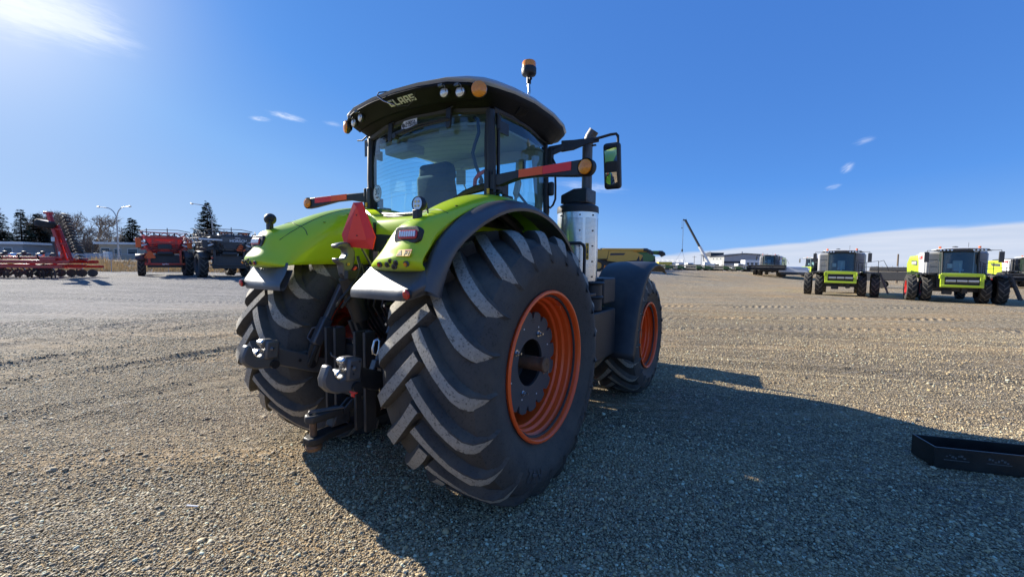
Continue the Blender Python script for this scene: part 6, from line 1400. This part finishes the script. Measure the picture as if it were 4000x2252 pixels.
def grass_strip():
    rs = np.random.RandomState(5); n = 26000; V = []; F = []; 
    px = rs.uniform(-500, 1700, n); d = 44.5+rs.uniform(0, 1, n)**.8*8.5
    cl = np.sin(px*.021)+np.sin(px*.057+d*2)+np.sin(d*3.1+px*.013)
    mb = MB()
    for i in range(n):
        if cl[i]+rs.normal(0, .8) < -.9: continue
        q_ = CAM+cw*d[i]+cr*((px[i]-2000)/1581.1*d[i]); x, y = q_.x, q_.y; z = gz(x, y)
        h = rs.uniform(.28, .85)*(1+.25*cl[i]); w = rs.uniform(.02, .05); a = rs.uniform(0, 6.28); lx, ly = rs.normal(.05, .14), rs.normal(0, .14)
        o = len(mb.v); c_, s_ = math.cos(a)*w, math.sin(a)*w
        mb.v += [(x-c_, y-s_, z-.03), (x+c_, y+s_, z-.03), (x+lx, y+ly, z+max(.1, h))]; mb.f.append((o, o+1, o+2)); mb.mi.append(0)
    m, g2, p = new_mat('dry_grass'); ge = g2.n('ShaderNodeNewGeometry')
    g2.l(g2.ramp(ge.outputs['Random Per Island'], [(0, (.42,.27,.10)), (.5, (.62,.45,.18)), (1, (.74,.58,.28))]), p.inputs['Base Color']); p.inputs['Roughness'].default_value = .8
    me = bpy.data.meshes.new('dry_grass'); me.from_pydata(mb.v, [], mb.f); me.materials.append(m)
    return tag(link('dry_grass', me), 'dry straw coloured grass on the bank below the road', 'grass', kind='stuff')
grass_strip()
# ---- houses beyond the road
beige = mat('beige_stucco', (.42,.37,.29), .85, var=.08); roof_white = mat('pale_roof_edge', (.62,.63,.62), .6); grey_wall = mat('grey_block_wall', (.27,.27,.27), .85, var=.12)
def house(px0, px1, d, h, label, m_, rm, wins):
    a0 = at_pix(px0, d); a1 = at_pix(px1, d+2); u = a1-a0; L = u.length; u.normalize(); v = Vector((-u.y, u.x, 0)); z0 = gz(a0.x, a0.y)-.1
    t = tag(empty('house', None, (a0.x, a0.y, z0)), label, 'house', 'low houses beyond the road')
    def hb(b, u0, u1, v0, v1, z0_, z1): b.add([u*x+v*y+Vector((0, 0, z)) for x in (u0, u1) for y in (v0, v1) for z in (z0_, z1)], [(0,1,3,2),(4,6,7,5),(0,4,5,1),(2,3,7,6),(0,2,6,4),(1,5,7,3)])
    part(t, 'wall', m_, lambda b: hb(b, 0, L, 0, 7, 0, h), smooth=0); part(t, 'roof', rm, lambda b: hb(b, -.5, L+.5, -.6, 7.5, h, h+.38), smooth=0)
    for x, w, zz0, zz1 in wins:
        wd_ = part(t, 'window', white2, lambda b: hb(b, x*L-.06, x*L+w+.06, -.05, -.003, zz0-.06, zz1+.06), smooth=0); part(wd_, 'pane', window_dark, lambda b: hb(b, x*L, x*L+w, -.065, -.051, zz0, zz1), smooth=0)
    return t, hb, L, z0
house(395, 575, 73, 2.9, 'low beige house with a pale flat roof edge behind the road', beige, roof_white, ((.05, 1.2, 1.0, 2.2), (.33, .9, .9, 2.1), (.62, 1.4, 1.1, 2.1)))
house(-150, 100, 64, 2.5, 'grey low building with a flat roof at the left edge of the photo', grey_wall, roof_white, ((.45, 1.4, 1.0, 1.9), (.7, 1.0, 1.0, 1.9)))
house(600, 760, 78, 2.6, 'white low building hidden behind the two sprayers', white_paint, roof_white, ((.3, 1.2, 1.0, 2.0),))
house(920, 1010, 80, 2.6, 'pale low building behind the black sprayer', white_paint, grey_wall, ((.4, 1.2, 1.0, 2.0),))
def yard_wall(px0, px1, d, h, label):
    a0 = at_pix(px0, d); a1 = at_pix(px1, d); z = min(gz(a0.x, a0.y), gz(a1.x, a1.y))-.2
    o = MB().beam((a0.x, a0.y, z+h/2), (a1.x, a1.y, z+h/2), .25, h).build('garden_wall', mat('wall_bluegrey', (.36,.38,.41), .8), None); return tag(o, label, 'wall')
yard_wall(-300, 390, 69, 1.3, 'long low blue grey wall in front of the trees at the left')
for k, (px, d, w, h) in enumerate(((395, 71, 1.3, 1.1), (428, 70.5, 1.0, 1.4))):
    q = at_pix(px, d); o = tag(empty('utility_cabinet', None, (q.x, q.y, gz(q.x, q.y)), R(33)), ('wide white cabinet standing beside the beige house', 'tall white cabinet standing against the beige house front')[k], 'cabinet')
    part(o, 'body', white_paint, lambda b: b.box((0, 0, h/2), (w, .7, h)), bevel=.03); part(o, 'door_line', dgrey, lambda b: b.box((0, -.352, h/2), (.03, .01, h*.8))); part(o, 'lid', lgrey, lambda b: b.box((0, 0, h+.03), (w+.08, .78, .06)), bevel=.02)

# ---- trees
bark = mat('bark', (.105,.085,.065), .9, var=.3, vscale=8); twig = mat('bare_twigs', (.235,.18,.13), .9, var=.2)
def needle_mat(name, c):
    m, g2, p = new_mat(name); ge = g2.n('ShaderNodeNewGeometry')
    g2.l(g2.ramp(ge.outputs['Random Per Island'], [(0, tuple(k*.55 for k in c)), (.6, c), (1, tuple(k*1.5 for k in c))]), p.inputs['Base Color']); p.inputs['Roughness'].default_value = .8; p.inputs['Specular IOR Level'].default_value = .0
    return m
spruce_dark = needle_mat('spruce_needles', (.070,.085,.055)); spruce_grey = needle_mat('grey_spruce_needles', (.075,.080,.062))
def conifer(px, d, h, w, label, m_, seed, dens=1.0):
    rs = np.random.RandomState(seed); q_ = at_pix(px, d); t = tag(empty('spruce_tree', None, (q_.x, q_.y, gz(q_.x, q_.y)-.1)), label, 'tree', 'trees beyond the road')
    part(t, 'trunk', bark, lambda b: b.tube([(0, 0, 0), (.05, 0, h*.5), (0, 0, h*.98)], [h*.022, h*.014, .02], 7))
    V, F = [], []
    nl = int(h*4.6)
    for i in range(nl):
        z = h*(.07+.93*(i+rs.uniform(-.4, .4))/nl); f = max(0, 1-z/h); L0 = w*(f**.80)*(.8+.2*math.sin(i*1.9))+.12
        for k in range(int((8+8*f)*dens)+3):
            a = rs.uniform(0, 6.28); L = L0*rs.uniform(.55, 1.12); droop = rs.uniform(.08, .42); n = max(3, int(L*4.2)); zj = rs.normal(0, .16); rise = rs.uniform(-.05, .45)
            dx, dy = math.cos(a), math.sin(a)
            for j in range(n):
                s = (j+rs.uniform(.2, 1))/n; x, y, zz = dx*L*s, dy*L*s, z+zj+rise*L*s*.5-droop*L*s*s
                wd = (.46*(1-s)+.20)*rs.uniform(.7, 1.3)*max(.5, min(1, L)); ln = .48*rs.uniform(.7, 1.3)
                for e in (-1, 1):
                    o = len(V); px_, py_ = -dy*e, dx*e; dn = rs.uniform(-.18, .02)
                    V += [(x, y, zz), (x+dx*ln*.8, y+dy*ln*.8, zz-.02), (x+dx*ln*.5+px_*wd, y+dy*ln*.5+py_*wd, zz+dn)]; F.append((o, o+1, o+2))
    me = bpy.data.meshes.new('crown'); me.from_pydata(V, [], F); me.materials.append(m_); link('crown', me, t); return t
def bare(px, d, h, w, label, seed, lev=6):
    rs = np.random.RandomState(seed); q_ = at_pix(px, d); t = tag(empty('bare_tree', None, (q_.x, q_.y, gz(q_.x, q_.y)-.1)), label, 'tree', 'trees beyond the road')
    tr, cr2 = MB(), MB()
    def grow(p, dr, L, r, l):
        if l == 0 or r < .004: return
        mid = p+dr*L*.5+Vector(rs.normal(0, .05*L, 3)); e = p+dr*L+Vector(rs.normal(0, .05*L, 3))
        b = tr if l >= lev-0 else cr2
        b.tube([p, mid, e], [r, r*.85, r*.68], 6 if l > lev-2 else 3)
        for k in range(rs.randint(2, 5) if l > 1 else 3):
            nd = (dr+Vector(rs.normal(0, .52, 3))*(1.0 if l < lev else .8)+Vector((0, 0, .12))).normalized(); nd.x *= w; nd.y *= w; nd.normalize()
            st = p.lerp(e, rs.uniform(.55, 1.0)) if k else e
            grow(st, nd, L*rs.uniform(.62, .86), r*.66, l-1)
    grow(Vector((0, 0, 0)), Vector((rs.normal(0, .04), rs.normal(0, .04), 1)).normalized(), h*.29, h*.026, lev)
    tr.build('trunk', bark, t); cr2.build('crown', twig, t); return t
conifer(5, 74, 9.6, 3.7, 'dark spruce cut off by the left edge of the photo', spruce_dark, 1); conifer(98, 73, 8.9, 2.6, 'slim dark spruce second from the left edge, with an open top', spruce_dark, 2, .8)
conifer(165, 76, 8.6, 3.4, 'broad grey spruce behind the harrow, left of its folded wing', spruce_grey, 3); conifer(212, 80, 7.8, 2.2, 'grey spruce hidden partly by the folded harrow wing', spruce_grey, 9)
conifer(528, 80, 8.3, 3.8, 'dark spruce behind the beige house, right of the forked lamp', spruce_dark, 4, 1.1); conifer(820, 76, 10.9, 4.3, 'tall dark spruce standing alone behind the black sprayer', spruce_dark, 5, 1.1)
conifer(726, 88, 3.9, 1.0, 'small spruce between the two sprayers', spruce_dark, 6, .8); conifer(940, 90, 4.6, 1.0, 'small spruce top above the black sprayer hood', spruce_dark, 7, .8)
bare(379, 75, 10.2, 1.15, 'large bare deciduous tree left of the forked street lamp', 21, 7); bare(205, 84, 11.5, .95, 'tall bare tree rising behind the harrow wing', 22, 7); bare(262, 86, 11.5, .9, 'bare tree just right of the folded harrow wing', 23, 7); bare(150, 84, 9.6, 1.0, 'bare tree among the grey spruces', 24, 7)
bare(50, 86, 8.5, 1.0, 'thin bare tree between the two spruces at the left edge', 25, 6); bare(470, 84, 8.2, 1.2, 'brownish bare tree behind the forked lamp post', 26, 7); bare(490, 79, 6.0, 1.3, 'low brown bare tree left of the dark spruce', 27, 7); bare(900, 92, 4.2, 1.3, 'low bare bush above the right end of the black sprayer', 28, 6); bare(985, 92, 4.4, 1.3, 'low bare bush just left of the tractor fender', 29, 6); bare(300, 90, 7.0, 1.2, 'bare tree in the gap behind the large bare tree', 30, 6)
# leafless brush filling in below the trees
def brush():
    rs = np.random.RandomState(77); t = tag(empty('bare_shrub', None), 'leafless brown shrub in the belt of brush below the bare trees', 'shrub', 'leafless shrubs below the trees'); m2 = MB()
    for k in range(16):
        a = rs.uniform(0, 6.28); p = Vector((rs.normal(0, .7), rs.normal(0, .5), 0)); d = Vector((math.cos(a)*.45, math.sin(a)*.45, 1)).normalized()
        for l in range(3): m2.tube([p, p+d*1.5, p+d*2.8+Vector(rs.normal(0, .3, 3))], [.045, .03, .012], 3)
        for q_ in range(22):
            s_ = p+d*rs.uniform(.6, 2.8); e = (d+Vector(rs.normal(0, .6, 3))).normalized(); m2.tube([s_, s_+e*rs.uniform(.6, 1.7)], [.018, .008], 3)
    m2.build('branches', twig, t); return t
b0 = brush(); n_ = 0
for i, px in enumerate(np.linspace(-60, 720, 22)):
    q_ = at_pix(px+rnd.uniform(-12, 12), 80+rnd.uniform(-3, 8)); L_ = (q_.x, q_.y, gz(q_.x, q_.y)-.1)
    c = b0 if i == 0 else dup(b0); c.location = L_; c.rotation_euler = (0, 0, rnd.uniform(0, 6.28)); k_ = rnd.uniform(.8, 1.45); c.scale = (k_*1.2, k_*1.2, k_); c['label'] = 'leafless brown shrub, %s from the left in the brush below the trees' % ('first second third fourth fifth sixth seventh eighth ninth tenth eleventh twelfth thirteenth fourteenth fifteenth sixteenth seventeenth eighteenth nineteenth twentieth twenty-first last'.split()[i])
bare(122, 79, 9.2, 1.1, 'bare tree right of the slim spruce at the left edge', 31, 7); bare(178, 82, 10.2, 1.05, 'tallest bare tree of the group behind the harrow', 32, 7); bare(238, 80, 9.6, 1.05, 'bare tree directly behind the folded harrow wing', 33, 7); bare(325, 82, 8.6, 1.15, 'bare tree between the harrow wing and the large bare tree', 34, 7); bare(70, 80, 8.2, 1.1, 'bare tree left of the slim spruce', 35, 7); bare(430, 82, 8.4, 1.1, 'bare tree between the large bare tree and the forked lamp', 36, 7)
# ---- street lamps
lampm = mat('lamp_pole_steel', (.40,.40,.39), .5, metal=.4)
def street_lamp(px, d, h, arms, label):
    q_ = at_pix(px, d); t = tag(empty('street_lamp', None, (q_.x, q_.y, gz(q_.x, q_.y))), label, 'street lamp', 'street lamps along the road')
    part(t, 'pole', lampm, lambda b: b.tube([(0, 0, 0), (0, 0, h*.5), (0, 0, h)], [.12, .10, .075], 8))
    part(t, 'base', concrete, lambda b: b.cyl((0, 0, -.2), (0, 0, .35), .25, n=10))
    for s, L, up in arms:
        P_ = [ax*(s*L*(1-math.cos(a)))*.62+Vector((0, 0, h-.1+up*math.sin(a))) for a in np.linspace(0, math.pi/2, 7)]; P_.append(ax*(s*L)+Vector((0, 0, h-.1+up*1.06)))
        ar = part(t, 'arm', lampm, lambda b: b.tube(P_, [.06]*7+[.04], 6)); e = P_[-1]
        part(ar, 'lamp_head', lgrey, lambda b: b.ball(e+ax*s*.2, .30, 10, 0, (1.3, .6, .38)))
    return t
street_lamp(470, 58, 5.7, ((-1, 2.3, 1.75), (1, 1.75, 1.85)), 'forked street lamp with two curved arms beside the beige house'); street_lamp(838, 61, 6.2, ((-1, 2.7, 2.2),), 'single armed street lamp in front of the tall spruce')
# ---- black steel trough lying at the right
troughm = mat('trough_black_steel', (.020,.022,.021), .42, var=.3, vscale=5, metal=.3, dust=.35, dustc=(.10,.095,.08), bump=.2, bscale=60)
tz = 0.0; o0 = Vector((4.064, 2.545, 0)); o1 = Vector((4.159, 2.262, 0)); ld_ = Vector((.951, .309, 0)).normalized(); wd_ = (o0-o1); tw_ = wd_.length; wd_ = Vector((-ld_.y, ld_.x, 0))
tr = tag(empty('steel_trough', None, (o1.x, o1.y, 0), math.atan2(ld_.y, ld_.x)), 'long black open steel trough lying on the gravel, worn white lettering on its side', 'trough')
part(tr, 'front_side', troughm, lambda b: b.box((1.35, .006, .105), (2.7, .012, .185)), bevel=.003); part(tr, 'back_side', troughm, lambda b: b.box((1.35, tw_-.006, .105), (2.7, .012, .185)), bevel=.003)
part(tr, 'end_plate', troughm, lambda b: b.box((.006, tw_/2, .105), (.012, tw_-.026, .185)), bevel=.003); part(tr, 'end_plate', troughm, lambda b: b.box((2.694, tw_/2, .105), (.012, tw_-.026, .185)), bevel=.003); part(tr, 'floor', troughm, lambda b: b.box((1.35, tw_/2, .06), (2.67, tw_-.03, .012)))
part(tr, 'rim_edge', grey_plastic, lambda b: (b.box((1.35, .004, .199), (2.70, .010, .004)), b.box((.004, tw_/2, .199), (.010, tw_-.02, .004))))
worn = mat('worn_white_print', (.11,.115,.11), .8, var=.5, vscale=30)
rr_ = random.Random(4)
for k in range(5):
    x0 = .09+.30*k
    for j in range(7):
        part(tr, 'worn_lettering', worn, lambda b: b.box((x0+.021*j, -.001, .128+.012*math.sin(j*1.7+k)), (.012+.008*rr_.random(), .003, .008+.012*rr_.random()), (0, .25*(rr_.random()-.5), 0)))
    part(tr, 'worn_lettering', worn, lambda b: b.box((x0+.07, -.001, .095+.004*(k % 2)), (.15+.05*rr_.random(), .003, .006)))
# a white chip of wood on the gravel
q = MB(); q.box((0, 0, 0), (.085, .012, .008), (0, .1, .6)); o = q.build('wood_chip', sticker_white, None, bevel=.002); o.location = (-.62, -1.66, .02); tag(o, 'small white splinter lying on the gravel at the lower left', 'chip')
